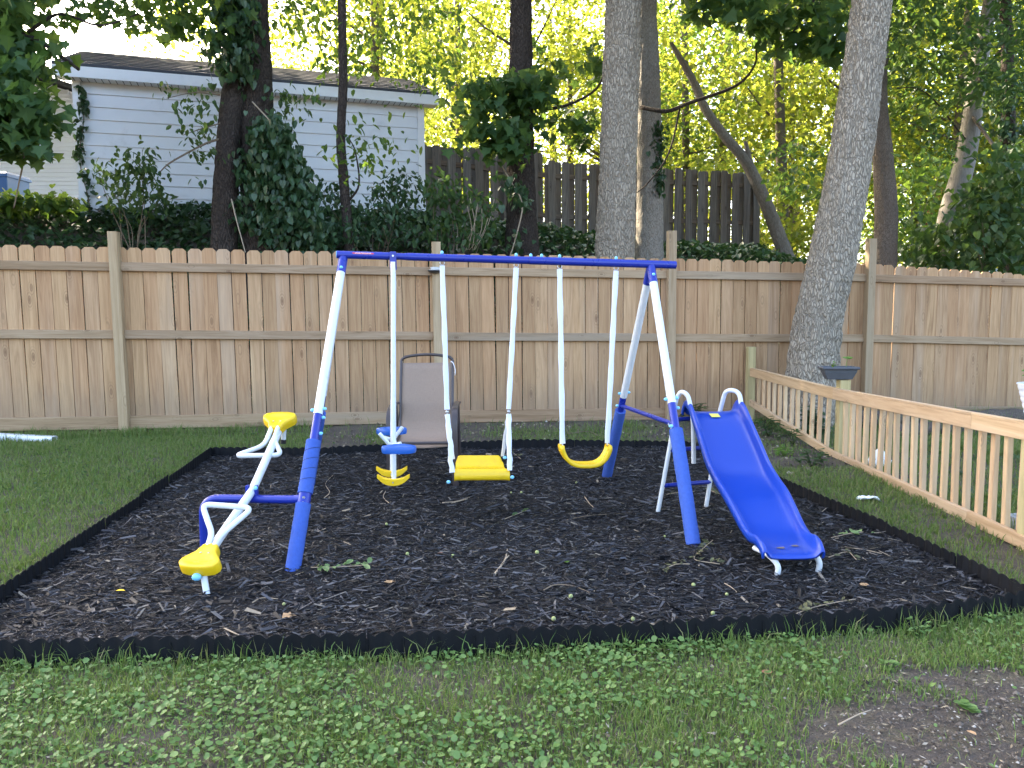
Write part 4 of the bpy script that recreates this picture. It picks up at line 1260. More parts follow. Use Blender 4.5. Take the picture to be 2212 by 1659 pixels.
# ------------------------------------------------------------------ buildings behind the fence
def make_shed():
    A, B_ = Vector((-6.842, 12.5, 0)), Vector((-1.537, 14.3, 0))
    u = (B_ - A).normalized(); n = Vector((-u.y, u.x, 0)); W = (B_ - A).length; D = 4.7
    z0, z1 = 2.52, 4.90
    t = thing('shed', 'white sided garage with grey shingle roof on the bank behind the fence', 'shed', A + Vector((0, 0, z0)))
    rotz = Matrix.Rotation(math.atan2(u.y, u.x), 3, 'Z')
    P = lambda s, d, z: A + u * s + n * d + Vector((0, 0, z))
    b = MB(); b.box(P(W / 2, D / 2, (z0 + z1) / 2), (W - .06, D - .06, z1 - z0 + .0), rotz); b.build('wall', M['vinyl'], t)
    # front siding boards, each lapped over the one below
    e = .1985
    k = 0; z = z0
    while z < z1 - .05:
        zt = min(z + e, z1)
        vv = [P(.12, .028, z), P(W - .12, .028, z), P(W - .12, .028, zt + .004), P(.12, .028, zt + .004), P(.12, -.004, z), P(W - .12, -.004, z), P(W - .12, .020, zt + .004), P(.12, .020, zt + .004)]
        b = MB(); b.add(vv, [(3, 2, 1, 0), (4, 5, 6, 7), (0, 1, 5, 4), (1, 2, 6, 5), (2, 3, 7, 6), (3, 0, 4, 7)])
        b.build('siding_board', M['vinyl'], t); z += e
    for s in (.06, W - .06):
        b = MB(); b.box(P(s, .01, (z0 + z1) / 2), (.118, .06, z1 - z0), rotz); b.build('corner_trim', M['trim'], t)
    # left gable wall boards are on the hidden side: plain wall; gable triangle
    zr = 6.02
    for s in (.032, W - .032):
        b = MB(); vv = [P(s - .03, 0.03, z1), P(s - .03, D - .03, z1), P(s - .03, D / 2, zr - .08), P(s + .03, 0.03, z1), P(s + .03, D - .03, z1), P(s + .03, D / 2, zr - .08)]
        b.add(vv, [(0, 2, 1), (3, 4, 5), (0, 1, 4, 3), (1, 2, 5, 4), (2, 0, 3, 5)]); b.build('gable', M['vinyl'], t)
    # roof slopes, fascia, soffit
    ov = .26
    for dd0, dd1, sgn in ((-ov, D / 2, 1), (D + ov, D / 2, -1)):
        nr = 9
        slope = (zr - z1 - .16) / (D / 2 + ov)
        rf = None
        for j in range(nr):
            a = dd0 + (dd1 - dd0) * j / nr; c = dd0 + (dd1 - dd0) * (j + 1) / nr
            za, zc = z1 + .16 + abs(a - dd0) * slope, z1 + .16 + abs(c - dd0) * slope
            b = MB()
            vv = [P(-.22, a, za - .02), P(W + .22, a, za - .02), P(W + .22, c, zc - .02), P(-.22, c, zc - .02), P(-.22, a, za + .030), P(W + .22, a, za + .030), P(W + .22, c, zc + .012), P(-.22, c, zc + .012)]
            b.add(vv, [(3, 2, 1, 0), (4, 5, 6, 7), (0, 1, 5, 4), (1, 2, 6, 5), (2, 3, 7, 6), (3, 0, 4, 7)])
            b.build('roof_course', M['roof'], t)
    b = MB(); b.box(P(W / 2, -ov + .012, z1 + .06), (W + .42, .022, .17), rotz); b.build('fascia', M['trim'], t)
    b = MB(); b.box(P(W / 2, -ov / 2 + .018, z1 - .012), (W + .40, ov - .02, .018), rotz); sf = b.build('soffit', M['trim'], t)
    b = MB()
    for k in range(int(W / .10)):
        b.box(P(.05 + k * .10, -ov / 2 + .018, z1 - .024), (.010, ov - .05, .006), rotz)
    b.build('soffit_groove', M['planter'], sf)
    for s in (-.21, W + .21):
        for d0, d1 in ((-ov, D / 2), (D + ov, D / 2)):
            p0, p1 = P(s, d0, z1 + .05), P(s, d1, zr - .07)
            d = (p1 - p0); m = Matrix((d.normalized(), u, d.normalized().cross(u))).transposed()
            b = MB(); b.box((p0 + p1) / 2, (d.length, .024, .16), m); b.build('rake_board', M['trim'], t)
    # vine climbing the left corner
    C = []
    for k in range(150):
        q = rnd.random() ** .8
        C.append(P(.10 + rnd.gauss(0, .035) + .05 * math.sin(q * 9), -.05 + rnd.uniform(-.03, .03), z0 + .2 + q * 2.1))
    v, f = leaves(np.array(C), .085, T_HEART, (.3, 1.4))
    vine = thing('corner_vine', 'dark ivy vine climbing the left corner of the white shed', 'vine', P(.1, -.05, z0))
    prop(npmesh('leaves', v, f, M['leaf_ivy'], vine), kind='stuff')
    b = MB(); b.tube([P(.10 + .05 * math.sin(q * 9), -.035, z0 + q * 2.2) for q in [k / 20 for k in range(21)]], .008, 6); b.build('stem', M['twig'], vine)
make_shed()

def make_house():
    A = Vector((-17.5, 18.4, 0)); B_ = Vector((-9.6, 19.1, 0))
    u = (B_ - A).normalized(); n = Vector((-u.y, u.x, 0)); W = (B_ - A).length; D = 7
    z0, z1 = 3.92, 6.30
    t = thing('house', 'bright white house with narrow siding standing left of the shed', 'house', A + Vector((0, 0, z0)))
    rotz = Matrix.Rotation(math.atan2(u.y, u.x), 3, 'Z')
    P = lambda s, d, z: A + u * s + n * d + Vector((0, 0, z))
    peak = z1 + W / 2 * .30
    b = MB(); b.box(P(W / 2, D / 2, (z0 + z1) / 2 - .4), (W - .1, D - .1, z1 - z0 + .8), rotz); b.build('wall', M['vinyl2'], t)
    b = MB()
    vv = [P(.05, .05, z1), P(W - .05, .05, z1), P(W / 2, .05, peak - .05), P(.05, D - .05, z1), P(W - .05, D - .05, z1), P(W / 2, D - .05, peak - .05)]
    b.add(vv, [(0, 1, 2), (5, 4, 3), (0, 2, 5, 3), (1, 4, 5, 2)]); b.build('gable', M['vinyl2'], t)
    e = .1015; z = z0
    while z < peak - .15:
        s0, s1 = .02, W - .02
        if z + e > z1:
            q = (z + e - z1) / .30; s0, s1 = .02 + q, W - .02 - q
        vv = [P(s0, .05, z), P(s1, .05, z), P(s1, .05, z + e), P(s0, .05, z + e), P(s0, -.022, z), P(s1, -.022, z), P(s1, .022, z + e), P(s0, .022, z + e)]
        b = MB(); b.add(vv, [(3, 2, 1, 0), (4, 5, 6, 7), (0, 1, 5, 4), (1, 2, 6, 5), (2, 3, 7, 6), (3, 0, 4, 7)]); b.build('siding_board', M['vinyl2'], t)
        z += e + .0005
    for sg in (-1, 1):
        p0 = P(W / 2 + sg * (W / 2 + .3), 0, z1 - .06); p1 = P(W / 2, 0, peak + .03)
        vv = [p0 - n * .3, p1 - n * .3, p1 + n * (D + .3), p0 + n * (D + .3)]
        b = MB(); b.add(vv + [q + Vector((0, 0, .09)) for q in vv], [(3, 2, 1, 0), (4, 5, 6, 7), (0, 1, 5, 4), (1, 2, 6, 5), (2, 3, 7, 6), (3, 0, 4, 7)]); b.build('roof', M['roof'], t)
    b = MB(); b.box(P(W / 2, .2, z0 - .5), (W - .2, .3, .9), rotz); b.build('foundation', M['concrete'], t)
make_house()

def make_far_house():
    c = Vector((18.2, 25.0, 1.6))
    t = thing('cottage', 'distant pale cottage with dull red roof glimpsed through leaves at the right', 'house', c)
    b = MB(); b.box(c + Vector((0, 2, 1.0)), (6, 4, 3.0)); b.build('wall', M['vinyl2'], t)
    for sg in (-1, 1):
        b = MB(); y0, y1 = c.y + 2 + sg * 2.4, c.y + 2
        vv = [Vector((c.x - 3.3, y0, c.z + 2.35)), Vector((c.x + 3.3, y0, c.z + 2.35)), Vector((c.x + 3.3, y1, c.z + 3.7)), Vector((c.x - 3.3, y1, c.z + 3.7))]
        b.add(vv + [q + Vector((0, 0, .12)) for q in vv], [(3, 2, 1, 0), (4, 5, 6, 7), (0, 1, 5, 4), (1, 2, 6, 5), (2, 3, 7, 6), (3, 0, 4, 7)]); b.build('roof', M['redroof'], t)
    for x in (-1.5, 1.2):
        b = MB(); b.box(c + Vector((x, -.02, 1.3)), (.9, .08, 1.2)); w = b.build('window', M['trim'], t)
        b = MB(); b.box(c + Vector((x, -.07, 1.3)), (.75, .03, 1.05)); b.build('pane', M['lamp_black'], w)
make_far_house()

def make_bin():
    c = at(8, 436, 13.3); c.z = 2.62
    t = thing('recycling_bin', 'blue wheeled recycling bin on the bank left of the shed', 'bin', c)
    def ring(hx, hy, z, y=0): return [c + Vector((x, y + q, z)) for x, q in ((-hx, -hy), (hx, -hy), (hx, hy), (-hx, hy))]
    rows = [ring(.22, .24, 0), ring(.24, .26, .3), ring(.275, .31, .86), ring(.275, .31, .90)]
    b = MB(); b.grid(rows, True); b.poly(rows[0][::-1]); b.build('body', M['binblue'], t, bevel=.02)
    b = MB(); rows = [ring(.30, .335, .885), ring(.30, .335, .935), ring(.26, .28, .975)]; b.grid(rows, True); b.poly(rows[0][::-1]); b.poly(rows[-1]); b.build('lid', M['binblue'], t, bevel=.012)
    for s in (-1, 1):
        b = MB(); b.tube([c + Vector((s * .22, .28, .09)), c + Vector((s * .28, .28, .09))], .10, 18); b.build('wheel', M['black'], t, True, 50)
    b = MB(); b.tube([c + Vector((-.2, .36, .9)), c + Vector((.2, .36, .9))], .015, 8); b.build('handle', M['binblue'], t, True)
    # white recycling arrows
    b = MB()
    for k in range(3):
        a = 2 * math.pi * k / 3 + .3
        ctr = c + Vector((.08, -.285, .62))
        pts = [ctr + Vector((.055 * math.cos(a + q), -.004 + .02 * .0, .055 * math.sin(a + q))) for q in (0, .5, 1.0, 1.4)]
        b.tube(pts, [.010, .010, .016, .002], 6)
    b.build('emblem', M['white_print'], t)
make_bin()

def make_old_fence():
    A, B_ = Vector((-1.66, 14.42, 0)), Vector((5.18, 16.5, 0))
    u = (B_ - A).normalized(); n = Vector((-u.y, u.x, 0)); L = (B_ - A).length
    t = thing('weathered_fence', 'old grey weathered board-on-board fence on the bank among the trees', 'fence', A + Vector((0, 0, 2.4)))
    zb = lambda s: float(np.interp(s, [0, L], [2.45, 2.27]))
    split = 2.42
    def zt(s): return (4.235 if s < split else 4.08) + (-.05 * (s / L))
    m = {}
    def board(w, h):
        c = .028
        out = [(-w / 2, 0), (w / 2, 0), (w / 2, h - c), (w / 2 - c, h), (-w / 2 + c, h), (-w / 2, h - c)]
        me = bpy.data.meshes.new('board')
        me.from_pydata([(a, -.009, b) for a, b in out] + [(a, .009, b) for a, b in out], [], [(0, 1, 2, 3, 4, 5), (11, 10, 9, 8, 7, 6)] + [(i, i + 6, (i + 1) % 6 + 6, (i + 1) % 6) for i in range(6)])
        me.materials.append(M['oldwood']); me.update(); return me
    me = board(.152, 1.9)
    s = .06; k = 0
    ang = math.atan2(u.y, u.x)
    while s < L:
        if not (1.0 < s < 1.10 and k % 2 == 0):
            d = -.032 if k % 2 == 0 else .032
            o = link('board', me, t)
            h = zt(s) - zb(s) + .25 + rnd.gauss(0, .012)
            p = A + u * s + n * d
            o.location = Vector((p.x, p.y, zb(s) - .25)) - Vector(t['_o'])
            o.scale = (1, 1, h / 1.9)
            o.rotation_euler = (rnd.gauss(0, .004), rnd.gauss(0, .010), ang + rnd.gauss(0, .03))
        s += .1330 + rnd.uniform(-.004, .006); k += 1
        if split < s < split + .14: s += .10
    for s in (0, 2.47, 4.85, L):
        p = A + u * s
        b = MB(); b.box((p.x, p.y, (zb(s) + zt(s)) / 2 - .2), (.085, .040, zt(s) - zb(s) + .3), Matrix.Rotation(ang, 3, 'Z')); b.build('post', M['oldwood'], t)
    for s0, s1 in ((.045, 2.425), (2.515, 4.80), (4.895, L - .045)):
        for dz in (-.26, -1.02, -1.62):
            a, c = A + u * s0, A + u * s1
            za, zc = zt((s0 + s1) / 2 if s0 > 2 else s0) + dz, zt(s1) + dz
            P0, P1 = Vector((a.x, a.y, za)), Vector((c.x, c.y, zc)); d = P1 - P0
            mb = bpy.data.meshes.new('rail'); x, y, z = d.length / 2, .019, .043
            mb.from_pydata([(sx * x, sy * y, sz * z) for sx in (-1, 1) for sy, sz in ((-1, -1), (1, -1), (1, 1), (-1, 1))], [], [(3, 2, 1, 0), (4, 5, 6, 7)] + [(i, (i + 1) % 4, (i + 1) % 4 + 4, i + 4) for i in range(4)])
            mb.materials.append(M['oldrail']); mb.update()
            o = link('rail', mb, t); o.location = (P0 + P1) / 2 - Vector(t['_o']); o.rotation_euler = (0, -math.asin(d.z / d.length), math.atan2(d.y, d.x))
make_old_fence()


# ------------------------------------------------------------------ trees
def trunk_mesh(name, pts, rad, mat, parent, seg=72, step=.022, ridge=.012, freq=1.0, flare=0.0, z0=None):
    """pts: world centre line from bottom to top; ridged bark as real relief"""
    P = bez(pts, 12)
    Rr = []
    m = len(pts)
    for i in range(m - 1):
        for k in range(12): Rr.append(rad[i] + (rad[i + 1] - rad[i]) * k / 12)
    Rr.append(rad[-1])
    P = np.array([tuple(p) for p in P]); Rr = np.array(Rr)
    L = np.concatenate([[0], np.cumsum(np.linalg.norm(np.diff(P, axis=0), axis=1))])
    n = max(8, int(L[-1] / step)); s = np.linspace(0, L[-1], n)
    C = np.stack([np.interp(s, L, P[:, k]) for k in range(3)], 1); r = np.interp(s, L, Rr)
    T = np.gradient(C, axis=0); T /= np.linalg.norm(T, axis=1)[:, None]
    ux = np.array([1., 0, 0]) - T * T[:, :1]; ux /= np.linalg.norm(ux, axis=1)[:, None]
    uy = np.cross(T, ux)
    a = np.linspace(0, 2 * np.pi, seg, endpoint=False)
    ca, sa = np.cos(a), np.sin(a)
    A, Sg = np.meshgrid(a, s)
    rr = np.repeat(r[:, None], seg, 1)
    if flare: rr = rr * (1 + flare * np.exp(-Sg / .28) * (1 + .35 * np.sin(A * 5 + 1.3)))
    if ridge:
        rm = float(np.mean(r)); k = 26 * freq * rm
        x, y, z = np.cos(A) * k, np.sin(A) * k, Sg * 7.5 * freq
        wx = vnoise(x * .5, y * .5, z * .9 + 5) * 1.4
        q = np.abs(vnoise(x + wx, y + wx, z) - .5) * 2 + .5 * np.abs(vnoise(x * 2.1, y * 2.1, z * 1.9 + 9) - .5) * 2
        rr = rr + 1.5 * ridge * (np.clip(q, 0, .75) - .35) + (fbm(np.cos(A) * 1.5, np.sin(A) * 1.5, Sg * .9) - .5) * r.mean() * .16
    V = C[:, None] + ux[:, None] * (rr * ca[None])[..., None] + uy[:, None] * (rr * sa[None])[..., None]
    i = (np.arange(n - 1)[:, None] * seg + np.arange(seg)[None]).ravel()
    j = (np.arange(n - 1)[:, None] * seg + (np.arange(seg)[None] + 1) % seg).ravel()
    return npmesh(name, V.reshape(-1, 3), np.stack([i, j, j + seg, i + seg], 1), mat, parent, True)

def bole(sight, top=12.0, taper=.55):
    """sight: (px, py, half width, distance) from low to high; extended to the ground and up to the crown"""
    P = [at(x, y, Y) for x, y, h, Y in sight]; Rr = [h / F_PX * Y for x, y, h, Y in sight]
    d = (P[0] - P[1]); d = d / abs(d.z)
    g = gz1(P[0].x, P[0].y) - .2
    if P[0].z - g > .05:
        P.insert(0, P[0] + d * (P[0].z - g)); Rr.insert(0, Rr[0] * 1.06)
    d = (P[-1] - P[-2]).normalized()
    if P[-1].z < top:
        k = (top - P[-1].z) / max(.3, d.z)
        P += [P[-1] + d * k * .5, P[-1] + d * k + Vector((rnd.gauss(0, .3), 0, 0))]; Rr += [Rr[-1] * .85, Rr[-1] * taper]
    return P, Rr

def limbs(P, Rr, tips, mat, parent, r0=.05, frac=(.9, .99)):
    b = MB()
    for tip in tips:
        q = rnd.uniform(*frac); i = q * (len(P) - 1); k = int(i); p = lerp(P[k], P[min(k + 1, len(P) - 1)], i - k)
        tip = Vector(tip); mid = lerp(p, tip, .5) + Vector((0, 0, .12 * (tip - p).length))
        ln = (tip - p).length
        b.tube(bez([p, mid, tip], 5), [max(.008, r0 * (1 - .9 * j / 10)) * min(1.6, .5 + ln * .2) for j in range(11)], 7)
    return b.build('limbs', mat, parent, True)

def foliage(name, parent, C, size, T, mat, tilt=(.1, 1.0)):
    v, f = leaves(np.asarray(C), size, T, tilt)
    return prop(npmesh(name, v, f, mat, parent), kind='stuff')

CROWNS = {}
def crown_data(key, T, mat, nclump, each, rad, size, spread):
    """crown leaves around (0,0,0), shared between trees"""
    r = np.random.default_rng(len(CROWNS) * 13 + 5)
    cc = ellipsoid(nclump, (0, 0, 0), rad, r, .25)
    C = clumps(cc, each, spread, r)
    v, f = leaves(C, size, T, (.05, 1.1), None, r)
    o = npmesh('crown', v, f, mat)
    me = o.data; bpy.data.objects.remove(o)
    CROWNS[key] = (me, cc)
crown_data('a', T_QUAD, M['leaf_mid'], 120, 75, (2.9, 2.9, 2.6), .17, (.42, .42, .22))
crown_data('b', T_QUAD, M['leaf_maple'], 120, 75, (3.2, 3.0, 2.2), .17, (.45, .45, .20))
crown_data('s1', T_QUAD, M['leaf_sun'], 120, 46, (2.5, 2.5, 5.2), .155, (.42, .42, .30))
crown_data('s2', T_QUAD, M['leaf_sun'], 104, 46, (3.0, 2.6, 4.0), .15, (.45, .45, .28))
crown_data('s3', T_QUAD, M['leaf_mid'], 108, 46, (2.4, 2.6, 4.6), .15, (.42, .42, .30))

def crown(parent, key, c, sc=(1, 1, 1), rz=0.0):
    me, cc = CROWNS[key]
    o = link('crown', me, parent)
    o.location = Vector(c) - Vector(parent['_o']); o.rotation_euler = (0, 0, rz); o.scale = sc
    return o

def tree(name, label, sight, bark_m, crowns=(), top=12.0, ridge=.012, freq=1.0, seg=72, step=.025, flare=.25, cat='tree', group=None):
    P, Rr = bole(sight, top)
    t = thing(name, label, cat, (P[0].x, P[0].y, P[0].z), group)
    trunk_mesh('trunk', P, Rr, M[bark_m], t, seg, step, ridge, freq, flare)
    tips = []
    for key, c, sc, rz in crowns:
        crown(t, key, c, sc, rz)
        cc = CROWNS[key][1]
        for k in range(6):
            q = cc[rnd.randrange(len(cc))] * np.array(sc)
            q = (q[0] * math.cos(rz) - q[1] * math.sin(rz), q[0] * math.sin(rz) + q[1] * math.cos(rz), q[2])
            tips.append(Vector(c) + Vector(q))
    if tips: limbs(P, Rr, tips, M[bark_m], t, Rr[-1] * .45)
    return t, P, Rr

def spots(boxes):
    """(px0, py0, px1, py1, Y0, Y1, n) -> clump centres"""
    out = []
    for x0, y0, x1, y1, Y0, Y1, n in boxes:
        for _ in range(n):
            out.append(tuple(at(rnd.uniform(x0, x1), rnd.uniform(y0, y1), rnd.uniform(Y0, Y1))))
    return out
def branch(parent, pts, r0, r1, mat='bark_dark', name='branch'):
    Pp = bez(pts, 6)
    b = MB(); b.tube(Pp, [r0 + (r1 - r0) * i / (len(Pp) - 1) for i in range(len(Pp))], 8)
    return b.build(name, M[mat], parent, True)

# --- the two oaks in the middle
t4, P4, R4 = tree('oak_tree', 'straight grey oak trunk with ridged bark rising in the middle behind the fence',
                  [(1328, 545, 41, 10.6), (1335, 330, 38, 10.6), (1347, 0, 37, 10.6)], 'bark_oak', [('b', at(1380, -620, 11.5), (1.1, 1.0, 1), .4)], ridge=.020, seg=150, step=.016)
t5, P5, R5 = tree('oak_tree', 'smoother brown trunk standing just behind the straight grey oak',
                  [(1402, 560, 29, 13.0), (1404, 400, 27, 13.0), (1400, 130, 22, 13.0), (1396, 0, 20, 13.0)], 'bark_oak2', [('a', at(1560, -520, 13.5), (1, 1, 1), 1.0)], ridge=.010, seg=90)
foliage('ivy', t5, [tuple(at(1418 + rnd.gauss(4, 8), rnd.uniform(260, 420), 12.8)) for _ in range(170)], .085, T_HEART, M['leaf_ivy'], (.4, 1.5))
# dead limb crossing to the right
branch(t5, [at(1385, 232, 12.2), at(1440, 240, 11.9), at(1490, 222, 11.8), at(1590, 185, 11.7), at(1630, 140, 11.7), at(1634, 95, 11.7)], .035, .012)
branch(t5, [at(1470, 228, 11.9), at(1445, 330, 11.9), at(1400, 395, 12), at(1370, 420, 12.2)], .016, .008)
# --- big leaning oak in front of the fence
t7, P7, R7 = tree('leaning_oak', 'big leaning oak trunk with pale ridged bark growing in front of the fence',
                  [(1752, 870, 58, 8.40), (1757, 780, 51, 8.42), (1770, 680, 48, 8.46), (1799, 553, 46, 8.52), (1838, 330, 42, 8.64), (1866, 130, 39, 8.75), (1884, 0, 37.5, 8.83)],
                  'bark_oak', [('b', at(2000, -700, 9.5), (1.1, 1.0, 1), 2.0)], ridge=.022, seg=160, step=.014, flare=.18)
# --- dark trunk with ivy, left of the oaks
t3, P3, R3 = tree('dark_trunk_tree', 'dark trunk with a low maple bough in front of the grey weathered fence',
                  [(1128, 545, 36, 11.6), (1126, 420, 30, 11.6), (1125, 250, 26, 11.6), (1125, 0, 22, 11.6)], 'bark_dark', [('b', at(1040, -560, 12), (1.0, 1, 1), 4.0)], ridge=.018, seg=90)
foliage('ivy', t3, clumps([tuple(at(1118 + rnd.gauss(0, 14), y, 11.15)) for y in (395, 410, 430, 300, 520)], 30, (.10, .08, .10)), .10, T_HEART, M['leaf_ivy'], (.4, 1.5))
bough = spots([(1010, 170, 1120, 330, 10.6, 11.4, 36), (1100, 130, 1180, 230, 10.8, 11.4, 12), (1120, 190, 1290, 300, 11.0, 12.2, 12), (1150, 100, 1300, 190, 11.2, 12.5, 8)])
foliage('bough', t3, clumps(bough, 15, (.14, .14, .06)), .15, T_MAPLE, M['leaf_maple'], (.3, 1.2))
branch(t3, [at(1128, 200, 11.5), at(1190, 235, 11.6), at(1290, 190, 11.8), at(1310, 100, 12)], .03, .01)
branch(t3, [at(1120, 180, 11.5), at(1075, 220, 11.1), at(1030, 300, 10.9)], .022, .006)
# --- slender dark trunk in front of the shed
t2, P2, R2 = tree('slender_tree', 'slender dark trunk rising in front of the right half of the shed',
                  [(749, 470, 10.5, 11.0), (742, 380, 10, 11.0), (736, 300, 9.5, 11.0), (741, 180, 9, 11.0), (738, 0, 8.5, 11.0)], 'bark_dark', [('a', at(700, -560, 11.5), (.9, .9, .9), .3)], ridge=.006, seg=40, flare=.3)
branch(t2, [at(748, 440, 11), at(775, 400, 10.9), at(768, 330, 10.8), at(755, 300, 10.8)], .018, .006)
lowleaf = spots([(700, 60, 1000, 150, 11, 14, 34), (600, 0, 980, 60, 11, 14, 40), (840, 130, 940, 190, 11.5, 12.5, 8), (740, 240, 840, 330, 10.6, 11, 7), (760, 330, 830, 360, 10.6, 11, 3)])
foliage('hanging_leaves', t2, clumps(lowleaf, 13, (.20, .2, .14)), .115, T_OVAL, M['leaf_mid'], (.1, 1.2))
# --- twin trunk wrapped in ivy
t1, P1_, R1_ = tree('ivy_covered_tree', 'thick twin dark trunk wrapped in ivy in front of the white shed',
                  [(570, 500, 44, 11.3), (562, 380, 40, 11.3), (552, 240, 37, 11.3), (548, 100, 33, 11.3), (545, 0, 30, 11.3)], 'bark_dark', [('a', (-3.6, 10.8, 9.6), (1.0, 1.0, 1), .8), ('a', (-6.1, 10.6, 9.6), (1.0, 1.0, 1), 2.8), ('b', (-4.9, 13.2, 9.6), (1.0, 1.0, 1), 4.8)], ridge=.018, seg=90)
trunk_mesh('second_trunk', [at(483, 640, 11.0), at(487, 440, 11.0), at(492, 330, 11.0), at(502, 220, 11.05), at(522, 110, 11.15), at(540, 20, 11.2)], [.185, .17, .155, .15, .15, .15], M['bark_dark'], t1, 60, .03, .016)
iv = []
for _ in range(270):                              # skirt of ivy at the right of the trunk
    y = rnd.uniform(275, 520); q = (y - 275) / 245
    iv.append(tuple(at(572 + rnd.uniform(-5, 25 + 135 * q ** 1.3), y, 10.85 + rnd.uniform(-.25, .25))))
for _ in range(44): iv.append(tuple(at(rnd.uniform(490, 535), rnd.uniform(-10, 170), 10.95 + rnd.uniform(-.15, .1))))
for _ in range(34): iv.append(tuple(at(rnd.uniform(462, 512), rnd.uniform(-10, 150), 11.0 + rnd.uniform(-.3, .2))))
for _ in range(14): iv.append(tuple(at(rnd.uniform(520, 550), rnd.uniform(330, 520), 10.9)))
foliage('ivy', t1, clumps(iv, 17, (.11, .10, .11)), .10, T_HEART, M['leaf_ivy'], (.4, 1.5))
sp = spots([(350, 190, 460, 225, 10.6, 11, 8), (395, 225, 460, 250, 10.6, 11, 6), (390, 270, 460, 320, 10.6, 11, 9), (600, 190, 700, 260, 10.8, 11.2, 14), (410, 330, 470, 380, 10.6, 11, 6)])
foliage('side_sprays', t1, clumps(sp, 6, (.09, .08, .06)), .105, T_OVAL, M['leaf_shrub'], (.3, 1.2))
branch(t1, [at(475, 205, 10.9), at(420, 200, 10.8), at(360, 212, 10.8)], .012, .004, 'twig')
branch(t1, [at(475, 300, 10.9), at(440, 312, 10.8), at(370, 350, 10.7), at(345, 372, 10.7)], .018, .008, 'twig')
branch(t1, [at(480, 265, 10.9), at(430, 280, 10.8), at(395, 292, 10.8)], .010, .004, 'twig')
branch(t1, [at(545, 220, 10.8), at(590, 270, 10.7), at(612, 315, 10.7)], .010, .006, 'twig_pale', 'vine_stem')
branch(t1, [at(500, 430, 10.7), at(512, 480, 10.6), at(530, 545, 10.4)], .010, .007, 'twig_pale', 'vine_stem')
# --- maple reaching in from the left
tm = thing('maple_tree', 'maple with dark dense lobed leaves hanging in from the left edge', 'tree', (-6.9, 9.8, 1.6))
trunk_mesh('trunk', [(-7.1, 9.8, 1.4), (-7.1, 9.8, 3.5), (-7.0, 9.8, 6), (-6.8, 9.9, 9)], [.22, .19, .16, .10], M['bark_mid'], tm, 60, .03, .012)
lf = spots([(-120, 130, 30, 320, 8.6, 9.8, 64), (20, 200, 75, 255, 8.6, 9.6, 11), (0, 280, 65, 335, 8.6, 9.6, 7), (-100, -40, 110, 120, 9, 10.2, 34), (30, 130, 75, 200, 8.8, 9.8, 5)])
foliage('crown', tm, clumps(lf, 17, (.16, .16, .07)), .155, T_MAPLE, M['leaf_maple'], (.3, 1.2))
lf2 = spots([(170, -30, 330, 20, 9.6, 10.6, 9), (330, -30, 500, 70, 9.8, 10.8, 21), (225, 20, 330, 60, 9.6, 10.4, 4), (120, 0, 160, 40, 9.5, 10, 3)])
foliage('crown', tm, clumps(lf2, 11, (.15, .15, .08)), .13, T_MAPLE, M['leaf_mid'], (.3, 1.3))
branch(tm, [Vector((-6.95, 9.8, 6.6)), at(20, 40, 9.6), at(90, 90, 9.4), at(170, 150, 9.3)], .05, .018)
branch(tm, [at(60, 70, 9.5), at(130, 30, 9.6), at(215, 55, 9.7), at(300, 30, 9.9)], .022, .008)
branch(tm, [Vector((-7.05, 9.8, 4.2)), at(-20, 190, 9.4), at(40, 260, 9.2)], .04, .012)
branch(tm, [at(40, 260, 9.2), at(52, 330, 9.1), at(40, 400, 9.0), at(30, 450, 9.0)], .012, .006, 'twig')
crown(tm, 'a', (-8.6, 10.2, 9.4), (1.0, 1.0, 1.0), .5)
crown(tm, 'b', (-11.4, 10.5, 7.6), (1.0, 1.0, 1.0), 2.5)
for (lab, tx, ty, cs) in (('tall leafy tree added out of view left of the shed to shade the yard', -10.6, 12.6, [(-10.4, 13, 9.2), (-13.2, 12.6, 8.5), (-7.6, 13.2, 9.6), (-16, 11.2, 8)]),
                          ('taller leafy tree added out of view behind the shed to shade the yard', -12.4, 16.4, [(-13.6, 16, 9.6), (-10.2, 16.2, 10.6), (-7.2, 16.4, 10.8), (-15.8, 14.2, 9)])):
    tt = thing('added_shade_tree', lab, 'tree', (tx, ty, 2.6))  # unseen tree, added so its crowns keep direct sun off the yard
    PP = [Vector((tx, ty, 2.4)), Vector((tx + .1, ty, 5)), Vector((tx, ty + .1, 8)), Vector((tx + .1, ty, 11))]
    trunk_mesh('trunk', PP, [.3, .26, .2, .1], M['bark_mid'], tt, 40, .06, .012)
    for k, c_ in enumerate(cs): crown(tt, 'b', c_, (1, 1, 1), k * 1.3)
    limbs(PP, [.3, .26, .2, .1], cs, M['bark_mid'], tt, .09)
# --- dead leaning trunk
t6 = thing('dead_tree', 'bare pale dead trunk curving up to the left with a broken top', 'tree', tuple(at(1710, 570, 16)))
trunk_mesh('trunk', [at(1725, 620, 16), at(1690, 530, 16), at(1655, 440, 16), at(1612, 352, 16), at(1560, 288, 16), at(1522, 232, 16), at(1500, 180, 16), at(1472, 130, 16), at(1449, 92, 16)], [.15, .14, .125, .105, .09, .083, .075, .06, .036], M['bark_dead'], t6, 60, .03, .010)
trunk_mesh('snag', [at(1645, 425, 16), at(1628, 385, 16), at(1618, 340, 16), at(1610, 305, 16)], [.09, .07, .055, .03], M['bark_dead'], t6, 30, .03, .008)
